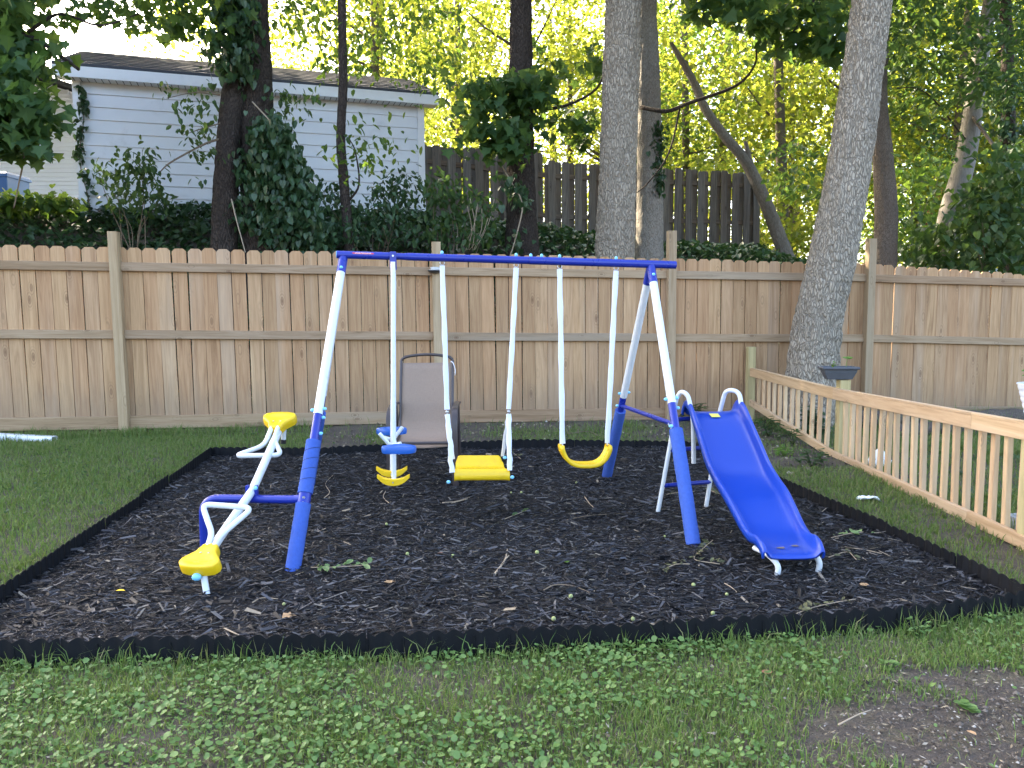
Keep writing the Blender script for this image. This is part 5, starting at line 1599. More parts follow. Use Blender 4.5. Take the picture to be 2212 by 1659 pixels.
# --- right-hand group
t8, P8, R8 = tree('brown_trunk_tree', 'brown trunk close behind the fence right of the big leaning oak',
                  [(1912, 575, 23, 12.6), (1914, 450, 22, 12.6), (1906, 330, 20, 12.6), (1896, 210, 18, 12.6), (1905, 60, 15, 12.6)], 'bark_mid', [('a', at(1900, -430, 13), (1.1, 1.0, 1), 5.0)], ridge=.008, seg=70)
t9, P9, R9 = tree('beech_tree', 'smooth pale leaning trunk behind the far right of the fence',
                  [(2037, 585, 24, 13.6), (2052, 470, 23, 13.6), (2084, 350, 20, 13.6), (2102, 240, 18, 13.6), (2118, 120, 16, 13.6), (2140, 0, 14, 13.6)], 'bark_smooth', [('a', at(2250, -380, 14), (1.0, 1, 1), 3.3), ('a', at(1980, -330, 15), (1.0, 1, 1), 1.3)], ridge=.003, seg=50)
rb = spots([(1900, -20, 2212, 120, 11.4, 13.4, 66), (2060, 100, 2230, 220, 11.5, 13, 40), (1900, 110, 2060, 230, 12.2, 13.4, 26), (1950, 250, 2080, 330, 12, 13, 10)])
foliage('hanging_leaves', t9, clumps(rb, 13, (.22, .2, .12)), .145, T_OVAL, M['leaf_shrub'], (.0, .9))
branch(t9, [at(2100, 250, 13.5), at(2150, 320, 13), at(2185, 370, 12.8), at(2220, 400, 12.8)], .03, .014, 'bark_mid')
branch(t9, [at(2112, 180, 13.5), at(2160, 110, 13), at(2212, 80, 12.8)], .03, .012, 'bark_mid')
branch(t9, [at(2085, 300, 13.5), at(2000, 200, 12.8), at(1930, 190, 12.6)], .016, .006, 'bark_dark')
t10, _, _ = tree('thin_tree', 'thin dark ivy-clad trunk at the right edge behind the pale leaning trunk',
                 [(2180, 590, 15, 14.6), (2172, 420, 14, 14.6), (2178, 250, 13, 14.6), (2176, 100, 12, 14.6)], 'bark_dark', [], ridge=.006, seg=40, top=8)
foliage('ivy', t10, clumps([tuple(at(2174 + rnd.gauss(0, 16), rnd.uniform(180, 420), 14.4)) for _ in range(50)], 10, (.10, .1, .12)), .10, T_HEART, M['leaf_ivy'], (.4, 1.5))
# dark maple bough right of centre, hanging from the leaning oak's neighbour
bg = spots([(1590, -20, 1860, 50, 10.2, 11.4, 24), (1660, 50, 1830, 120, 10.4, 11.2, 17), (1500, -20, 1600, 45, 10.2, 11, 10)])
foliage('bough', t8, clumps(bg, 13, (.18, .16, .07)), .16, T_MAPLE, M['leaf_maple'], (.3, 1.1))
branch(t8, [at(1898, -60, 12.5), at(1780, -20, 11.4), at(1720, 60, 10.9), at(1680, 110, 10.8)], .03, .008)
bg = spots([(1680, 300, 1760, 420, 13.5, 14.5, 18)])
foliage('bough', t8, clumps(bg, 13, (.2, .2, .08)), .15, T_OVAL, M['leaf_maple'], (.2, .9))

# --- understorey saplings and shrubs behind the fence
def shrub(label, c, boxes, each, size, mat, T=T_OVAL, spread=(.12, .12, .09), nstem=8, name='shrub', group=None):
    t = thing(name, label, 'shrub', c, group)
    C = spots(boxes)
    foliage('leaves', t, clumps(C, each, spread), size, T, M[mat], (.2, 1.2))
    b = MB(); base = Vector(c)
    for k in range(nstem):
        tip = Vector(C[rnd.randrange(len(C))])
        b.tube(bez([base + Vector((rnd.gauss(0, .08), 0, 0)), lerp(base, tip, .5) + Vector((rnd.gauss(0, .08), 0, .1)), tip], 5), [.009 - .006 * i / 10 for i in range(11)], 5)
    b.build('stems', M['twig'], t, True)
    return t
def foot(px, Y, py=500):
    p = at(px, py, Y); return (p.x, p.y, gz1(p.x, p.y))
shrub('loose leafy shrub in front of the left half of the shed wall', foot(285, 11.4), [(210, 345, 330, 400, 11, 11.6, 22), (240, 390, 370, 450, 11, 11.6, 30), (290, 315, 330, 350, 11, 11.4, 4)], 9, .11, 'leaf_shrub')
shrub('dark shrub at the right end of the shed wall', foot(800, 11.5), [(690, 400, 860, 470, 11, 11.8, 42), (820, 370, 890, 430, 11, 11.6, 14), (700, 450, 900, 530, 10.6, 11.6, 40)], 10, .10, 'leaf_ivy')
shrub('bright leafy shrub in front of the weathered fence by the shed corner', foot(965, 11.3), [(920, 380, 1000, 440, 11, 11.5, 24), (940, 430, 1060, 520, 10.8, 11.5, 40)], 10, .11, 'leaf_shrub')
shrub('green sapling leaves low at the right edge behind the fence', foot(2160, 12.2, 560), [(2080, 400, 2230, 580, 11.6, 12.6, 110), (2130, 330, 2230, 420, 11.6, 12.6, 30), (1960, 470, 2090, 590, 12.6, 13.4, 40)], 11, .125, 'leaf_shrub', T_HEART, (.15, .15, .12))
shrub('dense yellow green thicket between the dead tree and the leaning oak', foot(1690, 17, 560), [(1640, 380, 1780, 560, 17, 19, 70), (1480, 330, 1640, 400, 18, 20, 30)], 14, .14, 'leaf_sun', T_QUAD, (.28, .28, .2))
shrub('shady thicket between the brown trunk and the pale leaning trunk', foot(1980, 15, 560), [(1930, 330, 2050, 580, 14.6, 17, 70)], 13, .13, 'leaf_mid', T_QUAD, (.25, .25, .2))
b = MB()
for k in range(8):
    p = at(1020 + rnd.gauss(0, 22), 540, 10.9); q = at(1010 + rnd.gauss(0, 40), rnd.uniform(420, 500), 10.9 + rnd.gauss(0, .2))
    b.tube(bez([p, lerp(p, q, .5) + Vector((.05, 0, 0)), q], 4), .0045, 5)
prop(b.build('dead_brush', M['twig_pale'], None, True), 'pale bare dead twigs standing in front of the dark trunk', 'brush')
b = MB(); b.tube(bez([at(1100, 560, 11.1), at(1118, 500, 11.1), at(1128, 440, 11.1), at(1105, 395, 11.15), at(1085, 360, 11.2)], 6), .010, 6)
prop(b.build('vine_stem', M['twig_pale'], None, True), 'single pale vine stem rising across the dark trunk', 'vine')

# --- ivy bank
def make_ivy_bank():
    n = 46000
    x = rng.uniform(-11, 9, n); d = rng.uniform(.25, 6.6, n) ** 1.0
    y = FY0 + FT * x + d
    keep = (rng.uniform(0, 1, n) < np.where(x > 2.2, .85, 1.0)) & ~((d > 5.6) & (x < -1.5) & (x > -6.4))
    x, y, d = x[keep], y[keep], d[keep]
    mound = fbm(x * 1.1, y * 1.1, 2.0) * .42 + .55 * sstep(x, 2.5, 4.5) * (d < 2.2)
    z = gz(x, y) + rng.uniform(.25, 1, len(x)) * mound + .02
    v, f = leaves(np.column_stack([x, y, z]), .105, T_HEART, (.0, .9))
    prop(npmesh('ivy_bank', v, f, M['leaf_ivy']), 'dark green ivy and low brush covering the bank behind the fence', 'ivy', kind='stuff')
    # brighter fringe by the house
    C = clumps([tuple(at(rnd.uniform(-40, 170), rnd.uniform(425, 450), 11.6)) for _ in range(40)], 10, (.12, .12, .07))
    foliage('fringe', None, C, .13, T_HEART, M['leaf_mid'])
    o = bpy.context.scene.objects.get('fringe'); o.name = 'bramble'; prop(o, 'brighter green bramble leaves along the top of the bank below the house', 'bramble', kind='stuff')
make_ivy_bank()

# --- the sunlit wood beyond
def make_wood():
    spec = []
    r = random.Random(21)
    for Y, xs in ((21, (-3.2, .3, 3.4, 7.0, 11.2, 15)), (23.5, (9.2, 13.0, 16.6, 20.2)), (29.5, (4.4, 8.2)), (26, (-8.5, -5.0, -1.2, 2.6, 6.0, 9.6, 13.2, 17.5)), (33, (-10.5, -6, -2.5, 1.8, 6.8, 11, 15.5, 20, 24)), (42, (-12, -1, 9, 15, 21, 27))):
        for x in xs: spec.append((x + r.uniform(-.7, .7), Y + r.uniform(-1.5, 1.5)))
    for x, Y in spec:
        g = gz1(x, Y)
        h = r.uniform(9.5, 14)
        t = thing('woodland_tree', 'sunlit yellow green tree in the wood beyond the weathered fence', 'tree', (x, Y, g), 'trees of the sunlit wood')
        lean = r.uniform(-.8, .8)
        rr = r.uniform(.10, .19)
        trunk_mesh('trunk', [(x, Y, g - .2), (x + lean * .3, Y, g + h * .35), (x + lean * .6, Y, g + h * .7), (x + lean, Y, g + h)], [rr * 1.2, rr, rr * .8, rr * .3], M['bark_mid'], t, 20, .12, .0)
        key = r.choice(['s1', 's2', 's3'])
        s = r.uniform(.85, 1.15)
        crown(t, key, (x + lean * .6, Y, g + h * .56), (s, s, s * r.uniform(.9, 1.15)), r.uniform(0, 6.28))
        b = MB()
        for k in range(7):
            z = g + h * r.uniform(.25, .85); a = r.uniform(0, 6.28); L = r.uniform(1.2, 2.4)
            p = Vector((x + lean * (z - g) / h, Y, z)); q = p + Vector((math.cos(a) * L, math.sin(a) * L, L * r.uniform(.3, .8)))
            b.tube(bez([p, lerp(p, q, .5) + Vector((0, 0, -.1)), q], 4), [rr * .35 * (1 - .85 * i / 8) for i in range(9)], 6)
        b.build('limbs', M['bark_mid'], t, True)
    # undergrowth
    C = []
    for _ in range(420):
        x = r.uniform(-7, 22); Y = r.uniform(18.5, 34)
        if x < -1 and Y < 20.5: continue
        g = gz1(x, Y); C.append((x, Y, g + r.uniform(.2, 2.0)))
    v, f = leaves(clumps(C, 32, (.55, .55, .35)), .17, T_QUAD, (.0, 1.1))
    prop(npmesh('undergrowth', v, f, M['leaf_sun']), 'tangled yellow green undergrowth of the wood beyond the weathered fence', 'undergrowth', kind='stuff')
make_wood()

# ------------------------------------------------------------------ lawn, weeds and litter
def edge_y(x): return np.interp(x, [-2.17, -1.3, -.4, .3, 1.0, 1.6, 2.16], [2.635, 2.668, 2.70, 2.745, 2.82, 2.905, 3.06])
def blades(x, y, h, w, mat, name, label, cat):
    n = len(x)
    z = gz(x, y) - .004
    z = np.where(y < 8, np.minimum(z, .012), z)
    az = rng.uniform(0, 2 * np.pi, n); lean = rng.uniform(.15, 1.0, n); la = rng.uniform(0, 2 * np.pi, n)
    sx, sy = np.cos(az) * w, np.sin(az) * w
    lx, ly = np.cos(la) * lean * h, np.sin(la) * lean * h
    B = np.column_stack([x, y, z]); Sd = np.column_stack([sx, sy, 0 * sx])
    Mi = B + np.column_stack([lx * .30, ly * .30, h * .58]); Tp = B + np.column_stack([lx, ly, h * (1.05 - .45 * lean ** 2)])
    V = np.stack([B - Sd, B + Sd, Mi - Sd * .8, Mi + Sd * .8, Tp], 1).reshape(-1, 3)
    f = np.array([(0, 1, 3), (0, 3, 2), (2, 3, 4)])
    Fs = (f[None] + (np.arange(n) * 5)[:, None, None]).reshape(-1, 3)
    return prop(npmesh(name, V, Fs, mat), label, cat, kind='stuff')

def make_lawn():
    # near strip -----------------------------------------------------------------
    n = 300000
    x = rng.uniform(-3.4, 3.6, n); y = rng.uniform(1.45, 3.3, n)
    ok = y < np.where(np.abs(x) < 2.17, edge_y(x) - .012, 3.3)
    ok &= ~in_pit(x, y, .006)
    dirt = np.exp(-np.clip(((x - 1.34) / .56) ** 2 + ((y - 2.12) / .31) ** 2 + (fbm(x * 5, y * 5, 2.2) - .5) * 1.1, 0, 9) ** 1.5)
    dirt = np.maximum(dirt, .8 * np.exp(-np.clip(((x - 1.62) / .36) ** 2 + ((y - 2.42) / .17) ** 2 + (fbm(x * 6, y * 6, 5.2) - .5) * 1.2, 0, 9) ** 1.5))
    nz = fbm(x * 3.1, y * 3.1, 4.0); nz2 = fbm(x * 7, y * 7, 8.0)
    gd = np.clip(1.15 - dirt * 1.5 - sstep(nz, .50, .72) * .55, .015, 1)
    right = sstep(x, .2, .9)
    k = ok & (rng.uniform(0, 1, n) < gd * (.62 + .20 * right))
    xe, ye = x[k], y[k]; m = len(xe)
    h = rng.uniform(.016, .045, m) * (.7 + .8 * nz2[k])
    near_edge = (edge_y(xe) - ye) < .05
    tall = near_edge & (rng.uniform(0, 1, m) < .22)
    h = np.where(tall, rng.uniform(.05, .11, m), h)
    blades(xe, ye, h, rng.uniform(.0010, .0024, m), M['grass'], 'grass', 'short light green grass in front of the mulch edging', 'grass')
    # ground ivy leaves
    n = 100000
    x = rng.uniform(-3.4, 3.4, n); y = rng.uniform(1.45, 3.0, n)
    ok = y < np.where(np.abs(x) < 2.17, edge_y(x) - .018, 3.2)
    dirt = np.exp(-np.clip(((x - 1.34) / .58) ** 2 + ((y - 2.12) / .33) ** 2 + (fbm(x * 5, y * 5, 2.2) - .5) * 1.1, 0, 9) ** 1.5)
    dirt = np.maximum(dirt, .8 * np.exp(-np.clip(((x - 1.62) / .36) ** 2 + ((y - 2.42) / .17) ** 2 + (fbm(x * 6, y * 6, 5.2) - .5) * 1.2, 0, 9) ** 1.5))
    nz = fbm(x * 2.3 + 9, y * 2.3, 1.0); nz3 = fbm(x * 6 + 9, y * 6, 5.0)
    den = sstep(nz, .24, .46) * interp(x, [(-3, .85), (-.3, .8), (.4, .6), (1.2, .30), (3, .3)]) * (1 - np.clip(dirt * 1.6, 0, .97)) * sstep(nz3, .16, .42)
    den = np.maximum(den, .75 * (edge_y(x) - y < .10) * sstep(nz, .30, .5))
    k = ok & (rng.uniform(0, 1, n) < den * .72)
    xe, ye = x[k], y[k]; m = len(xe)
    h = rng.uniform(.008, .032, m) * (.6 + .9 * nz3[k])
    s = np.clip(np.exp(rng.normal(math.log(.0112), .40, m)), .005, .021)
    v, f = leaves(np.column_stack([xe, ye, h + .004]), s, T_ROUND, (-.25, .55))
    prop(npmesh('ground_ivy', v, f, M['clover']), 'round leaved ground ivy spreading through the grass in front of the edging', 'ground cover', kind='stuff')
    # thatch, straw and flecks on bare soil
    n = 20000
    x = rng.uniform(-3.2, 3.4, n); y = rng.uniform(1.5, 3.0, n)
    ok = y < np.where(np.abs(x) < 2.17, edge_y(x) - .02, 3.0); x, y = x[ok], y[ok]; n = len(x)
    L = rng.uniform(.003, .013, n); W = L * rng.uniform(.08, .35, n); az = rng.uniform(0, 6.28, n)
    z = rng.uniform(.004, .010, n); C = np.column_stack([x, y, z])
    ex = np.column_stack([np.cos(az), np.sin(az), rng.normal(0, .15, n)]); ey = np.column_stack([-np.sin(az), np.cos(az), rng.normal(0, .3, n)])
    V = np.stack([C - ex * L[:, None], C - ey * W[:, None], C + ex * L[:, None], C + ey * W[:, None]], 1).reshape(-1, 3)
    lit = NT('straw_flecks'); lit.base(lit.ramp(lit.island(), [(0, (.05, .04, .03)), (.5, (.16, .13, .09)), (.8, (.28, .23, .15)), (.96, (.36, .32, .25)), (1, (.45, .42, .36))]), .9, .2)
    prop(npmesh('thatch', V, np.arange(n * 4).reshape(-1, 4), lit.m), 'dry straw and pale flecks on the soil in front of the edging', 'thatch', kind='stuff')

    # crumbs of soil and small stones on the bare patch
    n = 5200
    x = rng.normal(1.42, .40, n); y = rng.normal(2.16, .24, n); ok = (y < edge_y(x) - .03) & (y > 1.5); x, y = x[ok], y[ok]; n = len(x)
    rr = np.clip(np.exp(rng.normal(math.log(.0026), .55, n)), .001, .011)
    oc = np.array([(1, 0, 0), (0, 1, 0), (-1, 0, 0), (0, -1, 0), (0, 0, .8), (0, 0, -.6)])
    V = np.column_stack([x, y, .006 + rr * .3])[:, None] + oc[None] * rr[:, None, None] * rng.uniform(.55, 1.3, (n, 6, 1))
    f = np.array([(0, 1, 4), (1, 2, 4), (2, 3, 4), (3, 0, 4), (1, 0, 5), (2, 1, 5), (3, 2, 5), (0, 3, 5)])
    cr = NT('soil_crumb'); cr.base(cr.ramp(cr.island(), [(0, (.04, .032, .026)), (.6, (.10, .083, .068)), (.9, (.18, .155, .13)), (1, (.38, .36, .32))]), .95, .1)
    prop(npmesh('soil_crumbs', V.reshape(-1, 3), (f[None] + (np.arange(n) * 6)[:, None, None]).reshape(-1, 3), cr.m), 'crumbly soil and tiny stones on the bare patch at the lower right', 'soil', kind='stuff')

    # left lawn, back strip, right lawn ---------------------------------------------
    n = 800000
    x = rng.uniform(-9.0, 8.5, n); y = rng.uniform(2.7, 9.6, n)
    fenc = FY0 + FT * x
    ok = (y < fenc - .05) & ~in_pit(x, y, .01) & (y > np.where(np.abs(x) < 2.1, 3.2, 2.7)) & (np.hypot(x - 3.72, y - 8.42) > .34)
    ok &= (np.abs(x) < .62 * y + 3.0)
    nz = fbm(x * 1.7, y * 1.7, 6.0); nz2 = fbm(x * 5, y * 5, 2.0)
    den = np.where(x < -1.9, .55 + .35 * nz, .0)
    back = (x >= -1.9) & (y > 6.4)
    den = np.where(back, np.clip(sstep(nz, .53, .68) * .40 + .025, 0, 1), den)
    rl = (x > 1.4) & (y <= 6.4)
    den = np.where(rl, .62 + .35 * nz - .28 * sstep(nz2, .54, .68), den)
    den = np.where((x > 2.72), np.clip(.25 + .6 * sstep(nz, .42, .6), 0, .9) * np.where(y > 7.0, .45, 1), den)
    den = np.where((x > 1.5) & (x < 2.72) & (y > 5.9), sstep(nz, .5, .62) * .22 + .02, den)
    bare = np.exp(-(((x - 2.50) / .25) ** 2 + ((y - 3.7) / .6) ** 2))
    den = den * (1 - .8 * bare)
    den = np.where((x < -1.9) & (x > -3.6), den * (1 - .55 * sstep(y, 7.2, 7.9) * sstep(x, -3.4, -2.4)), den)
    k = ok & (rng.uniform(0, 1, n) < den)
    xe, ye = x[k], y[k]; m = len(xe)
    h = rng.uniform(.020, .055, m) * (.6 + nz2[k])
    h = np.where((xe > 2.75) & (rng.uniform(0, 1, m) < .5), h * 2.0, h)
    h = np.where((xe < -2) & (fy(xe) - ye < .35), h * 2.0, h)
    h = np.where((xe > -1.9) & (ye > 7.7) & (rng.uniform(0, 1, m) < .4), h * 2.2, h)
    blades(xe, ye, h, rng.uniform(.0016, .0036, m), M['grass_dark'], 'lawn_grass', 'darker shaded lawn grass beside and behind the mulch bed', 'grass')
    # broad leaves in the left lawn
    n = 9000
    x = rng.uniform(-6.5, 7, n); y = rng.uniform(2.8, 9, n); fenc = FY0 + FT * x
    nz = fbm(x * 1.9 + 3, y * 1.9, 9.0)
    ok = (y < fenc - .05) & ~in_pit(x, y, .012) & (np.abs(x) < .62 * y + 3.0) & (y > np.where(np.abs(x) < 2.1, 3.2, 2.8)) & (nz > .5)
    ok &= (x < -1.9) | (x > 2.75) | (rng.uniform(0, 1, n) < .35)
    x, y = x[ok], y[ok]
    z = gz(x, y); z = np.where(y < 8, np.minimum(z, .012), z)
    v, f = leaves(np.column_stack([x, y, z + rng.uniform(.012, .05, len(x))]), np.where(x > 2.75, .045, .02), T_ROUND, (-.2, .6))
    prop(npmesh('lawn_weeds', v, f, M['leaf_shrub']), 'small broad leaved weeds scattered in the lawn and behind the railing', 'weeds', kind='stuff')
    # leaf litter on the bare strip
    n = 6500
    x = rng.uniform(-2.6, 7, n); y = rng.uniform(5.6, 9.2, n)
    ok = (y < FY0 + FT * x - .04) & ~in_pit(x, y, .01) & ((x > -2.0) | (y > 7.4)); x, y = x[ok], y[ok]; n = len(x)
    C = np.column_stack([x, y, np.where(y < 8, np.minimum(gz(x, y), .012), gz(x, y)) + rng.uniform(.003, .02, n)])
    v, f = leaves(C, rng.uniform(.010, .036, n), T_QUAD, (-.3, .4))
    prop(npmesh('leaf_litter', v, f, lit.m), 'dry leaf litter on the bare soil between mulch and fence', 'leaf litter', kind='stuff')
make_lawn()

def weed(label, x, y, n, h, size, mat='leaf_shrub', T=T_OVAL, spread=.07, name='weed', group=None):
    z = min(gz1(x, y), .02) if y < 8 else gz1(x, y)
    t = thing(name, label, 'weed', (x, y, z), group)
    b = MB()
    bl = MB()
    for k in range(n):
        a = rnd.uniform(0, 6.28); q = rnd.uniform(.3, 1)
        tip = Vector((x + math.cos(a) * spread * q, y + math.sin(a) * spread * q, z + h * rnd.uniform(.4, 1)))
        b.tube([Vector((x, y, z - .01)), lerp((x, y, z), tip, .6) + Vector((0, 0, .1 * h)), tip], .0022, 5)
        for j in range(4):
            an = rnd.uniform(0, 6.28)
            leaf_on(bl, tip - Vector((0, 0, .18 * h * j * .5)), Vector((math.cos(an), math.sin(an), rnd.uniform(-.3, .3))), size * rnd.uniform(.7, 1.2), T)
    b.build('stems', M['leaf_lime'] if mat == 'leaf_lime' else M['leaf_shrub'], t, True); bl.build('leaves', M[mat], t)
    return t
def wg(px, py, *a, **k):
    p = gp(px, py); return p.x, p.y
weed('leafy weed against the kickboard left of the see-saw', *wg(465, 912), 9, .20, .075)
weed('small weed left of the first fence post at the fence foot', *wg(190, 925), 6, .13, .06)
weed('bushy weed at the fence foot behind the right swing legs', *wg(1498, 903), 14, .22, .085, spread=.14)
weed('leafy weed beside the first balusters of the railing', *wg(1660, 935), 14, .20, .075, spread=.16)
weed('young bramble leaning through the railing bottom rail', *wg(1715, 955), 8, .16, .07, spread=.12)
weed('low weed on bare soil between slide and railing', *wg(1692, 985), 7, .09, .06, 'leaf_lime', spread=.08)
weed('grassy weed clump by the middle railing post', *wg(1755, 1010), 12, .14, .06, T=T_QUAD, spread=.13)
weed('dark broad leaved plant standing behind the railing near the leaning oak', 2.98, 7.6, 9, .34, .14, 'leaf_ivy', T_HEART, .12)
weed('small plant with round leaves on the dirt at the lower right', *wg(2090, 1530), 4, .02, .026, 'clover', T_ROUND, .03)
weed('single broad leaf seedling in grass below the edging at the right', *wg(1702, 1410), 3, .045, .026, 'clover', T_HEART, .03)
weed('upright weed in front of the right part of the edging', *wg(1980, 1378), 5, .07, .024, 'clover', T_OVAL, .05)
weed('leafy seedling on the bare patch at the bottom right', *wg(1925, 1450), 3, .03, .022, 'clover', T_ROUND, .03)

def zb(x, y): return float(bedz(np.array([x]), np.array([y]))[0])
def twig(label, pix, r=.004, mat='twig_pale', fork=None):
    P = []
    for px, py in pix:
        p = gp(px, py, .03); P.append(Vector((p.x, p.y, (zb(p.x, p.y) if in_pit(np.array([p.x]), np.array([p.y]))[0] else .01) + .012)))
    b = MB(); Pb = bez(P, 4); b.tube(Pb, [r * (1 - .5 * i / len(Pb)) for i in range(len(Pb))], 6)
    if fork:
        q = []
        for px, py in fork:
            p = gp(px, py, .03); q.append(Vector((p.x, p.y, zb(p.x, p.y) + .014)))
        b.tube(bez(q, 4), r * .6, 6)
    return prop(b.build('twig', M[mat], None, True), label, 'twig', 'twigs lying on the mulch')
twig('thick bent stick lying in the middle of the mulch', [(1068, 1237), (1085, 1215), (1092, 1200), (1096, 1182)], .0062, fork=[(1090, 1205), (1099, 1196)])
twig('straight pale stick near the front edging below the see-saw', [(482, 1346), (512, 1362), (542, 1378)], .0035)
twig('forked twig behind the bench swing front edge', [(955, 1078), (985, 1076), (1015, 1068)], .004, fork=[(975, 1080), (1010, 1072)])
twig('long thin twig on the mulch right of the bench swing', [(1225, 1110), (1270, 1102), (1340, 1100)], .0032, 'twig')
twig('short pale twig pointing right below the sling swing', [(1262, 1068), (1275, 1083), (1285, 1090)], .0032)
twig('curved twig in the right foreground of the mulch', [(1175, 1275), (1200, 1262), (1240, 1265), (1285, 1283)], .0034, 'twig')
twig('crooked twig beside the left foam leg on the mulch', [(700, 1072), (712, 1062), (703, 1045), (720, 1028)], .003)
twig('long twig at the right of the slide feet', [(1825, 1180), (1870, 1189), (1905, 1197)], .0034)
twig('short twig left of the see-saw on the mulch', [(405, 1168), (440, 1162), (465, 1152)], .0034, fork=[(430, 1166), (398, 1176)])
twig('thin twig under the near see-saw seat at the right', [(545, 1292), (565, 1282), (600, 1286)], .0028)
twig('twig lying behind the mulch edging under the fence', [(1228, 935), (1270, 930), (1290, 938), (1330, 950)], .005, 'twig')
twig('stick on bare dirt at the bottom right corner', [(1812, 1560), (1850, 1540), (1882, 1528)], .003)
twig('hooked twig at the left of the glider footrests', [(833, 1056), (828, 1068), (843, 1082), (852, 1085)], .003)
twig('thin pale twig in front of the right foam leg', [(1565, 1255), (1580, 1262), (1592, 1270)], .0028)

def flat_leaf(name, label, px, py, size, T, mat, az=0.3, grp=None):
    p = gp(px, py, .03)
    z = (zb(p.x, p.y) + .016) if in_pit(np.array([p.x]), np.array([p.y]))[0] else .022
    b = MB(); leaf_on(b, Vector((p.x, p.y, z)), Vector((math.cos(az), math.sin(az), .1)), size, T)
    o = b.build(name, M[mat]); m = o.modifiers.new('solid', 'SOLIDIFY'); m.thickness = .0006
    return prop(o, label, 'leaf', grp)
flat_leaf('maple_leaf', 'dry tan maple leaf on the mulch below the see-saw seats', 610, 1328, .055, T_MAPLE, 'deadleaf', .2)
flat_leaf('maple_leaf', 'curled brown leaf on the mulch near the thick stick', 838, 1258, .040, T_MAPLE, 'deadleaf', 1.2)
flat_leaf('fallen_leaf', 'yellow curved leaf at the left side of the mulch', 250, 1275, .040, T_OVAL, 'yellow', .1)
flat_leaf('fallen_leaf', 'small green leaf on the mulch below the sling swing', 1222, 1212, .028, T_HEART, 'leaf_lime', .8)
flat_leaf('fallen_leaf', 'reddish leaf on the mulch in front of the bench swing', 945, 1192, .03, T_OVAL, 'redleaf', .2)
flat_leaf('fallen_leaf', 'tan leaf resting against the right-hand edging', 1866, 1262, .045, T_HEART, 'deadleaf', 1.0)
flat_leaf('fallen_leaf', 'dry reddish leaf in the grass below the edging', 1650, 1448, .036, T_HEART, 'redleaf', .3)
flat_leaf('fallen_leaf', 'orange brown leaf on the bare dirt at the bottom right', 2110, 1582, .03, T_OVAL, 'deadleaf', 2.0)
flat_leaf('fallen_leaf', 'pale green leaf scrap right of the slide foot', 1882, 1150, .03, T_OVAL, 'leaf_pale', .3)
flat_leaf('fallen_leaf', 'orange leaf scrap behind the bench swing on the mulch', 1065, 1002, .03, T_OVAL, 'redleaf', .3)

def sprig(label, pix, n, size, mat, T=T_OVAL, curl=.6, name='wilted_sprig'):
    P = []
    for px, py in pix:
        p = gp(px, py, .03); P.append(Vector((p.x, p.y, zb(p.x, p.y) + .020)))
    t = thing(name, label, 'sprig', tuple(P[0]))
    Pb = bez(P, 6); b = MB(); b.tube(Pb, .0022, 5); b.build('stem', M['twig_pale'], t, True)
    b = MB()
    for k in range(n):
        i = rnd.uniform(.1, 1) * (len(Pb) - 1.01); j = int(i); p = lerp(Pb[j], Pb[j + 1], i - j)
        d = (Pb[j + 1] - Pb[j]).normalized(); sd = Vector((-d.y, d.x, 0)) * (1 if k % 2 else -1)
        leaf_on(b, p + Vector((0, 0, rnd.uniform(0, .012))), d * rnd.uniform(.2, 1) + sd + Vector((0, 0, rnd.uniform(-.2, curl))), size * rnd.uniform(.6, 1.2), T, Vector((rnd.gauss(0, .5), rnd.gauss(0, .5), 1)))
    b.build('leaves', M[mat], t)
sprig('cut leafy branch with pale green leaves right of the left leg foot', [(672, 1225), (720, 1226), (795, 1222)], 18, .048, 'leaf_pale')
sprig('wilted olive sprig piled at the foot of the right front leg', [(1540, 1170), (1520, 1190), (1500, 1212), (1555, 1222)], 34, .034, 'leaf_wilt', curl=1.0)
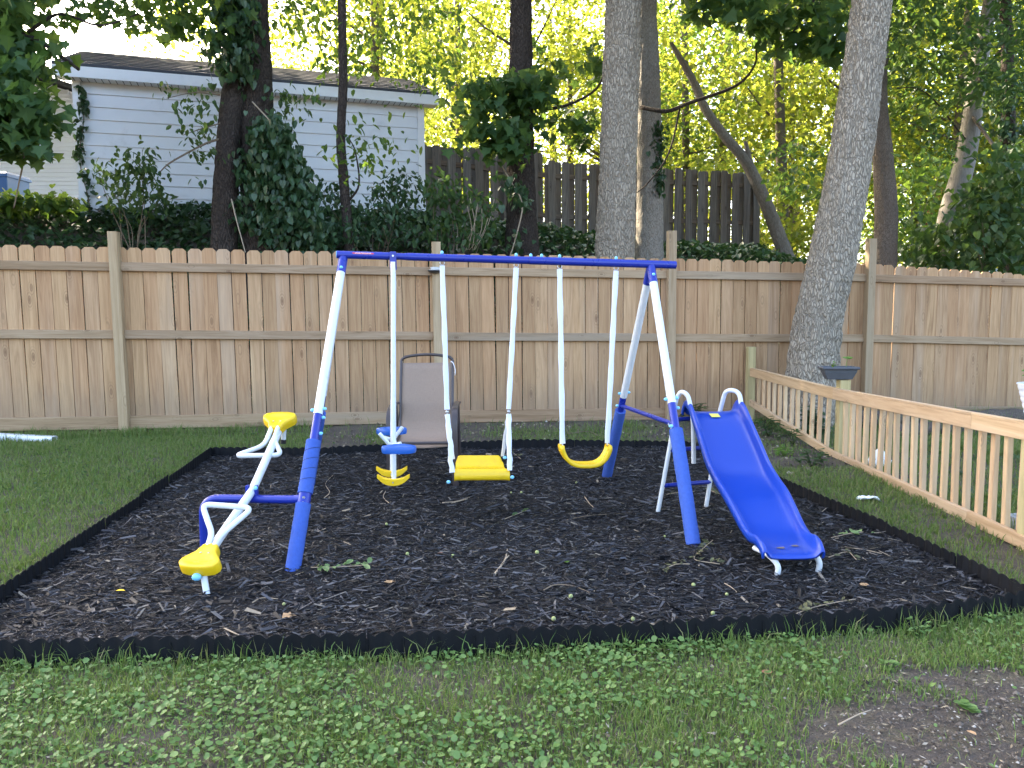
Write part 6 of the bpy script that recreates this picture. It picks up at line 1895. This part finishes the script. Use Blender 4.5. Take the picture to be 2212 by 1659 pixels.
sprig('wilted sprig trailing left of the right front leg foot', [(1490, 1222), (1460, 1222), (1432, 1230)], 20, .030, 'leaf_wilt', curl=.8)
sprig('long wilted branch by the front edging at the right', [(1712, 1322), (1755, 1305), (1800, 1295), (1848, 1290)], 16, .036, 'leaf_wilt')
sprig('green leafy cutting on the mulch right of the slide', [(1795, 1162), (1830, 1154), (1865, 1150)], 9, .042, 'leaf_pale')
sprig('small green sprig in the dark hollow under the swings', [(1090, 1115), (1120, 1105), (1138, 1098)], 10, .034, 'leaf_shrub')
sprig('wilted leaves beside the ladder rung on the mulch', [(1525, 1052), (1545, 1062), (1565, 1068)], 14, .032, 'leaf_wilt')
sprig('wilted sprig between the ladder rails on the mulch', [(1440, 1066), (1465, 1062), (1500, 1060)], 12, .030, 'leaf_wilt')
sprig('drying stems on the mulch at the right edge', [(1790, 1205), (1830, 1195), (1850, 1212)], 12, .030, 'leaf_wilt')
sprig('wilted sprig against the back edging between the swings', [(1080, 985), (1105, 975), (1125, 988)], 14, .040, 'leaf_wilt')

nuts = [(613, 1302), (978, 1198), (1126, 1060), (1104, 1060), (880, 1195), (1245, 1040), (1540, 1315), (1498, 1260), (1570, 1276), (1233, 1290), (1392, 1400), (880, 1035), (1160, 1190), (1436, 1155), (835, 1130), (1205, 1405)]
b0 = MB(); b0.ball((0, 0, 0), .0088, 10, 7, (1, .95, 1.1))
proto = b0.build('green_nut', M['nut'], None, True)
for i, (px, py) in enumerate(nuts):
    o = proto if i == 0 else proto.copy()
    if i: COL.objects.link(o)
    p = gp(px, py, .03)
    if not in_pit(np.array([p.x]), np.array([p.y]))[0]: p = Vector((p.x, 2.95, 0))
    o.location = (p.x, p.y, zb(p.x, p.y) + .018); o.rotation_euler = (rnd.uniform(0, 6), rnd.uniform(0, 6), 0); o.scale = [rnd.uniform(.7, 1.15)] * 3
    prop(o, 'small pale green nut fallen on the black mulch', 'nut', 'green nuts scattered on the mulch')

for o in list(bpy.data.objects):
    if '_o' in o: del o['_o']
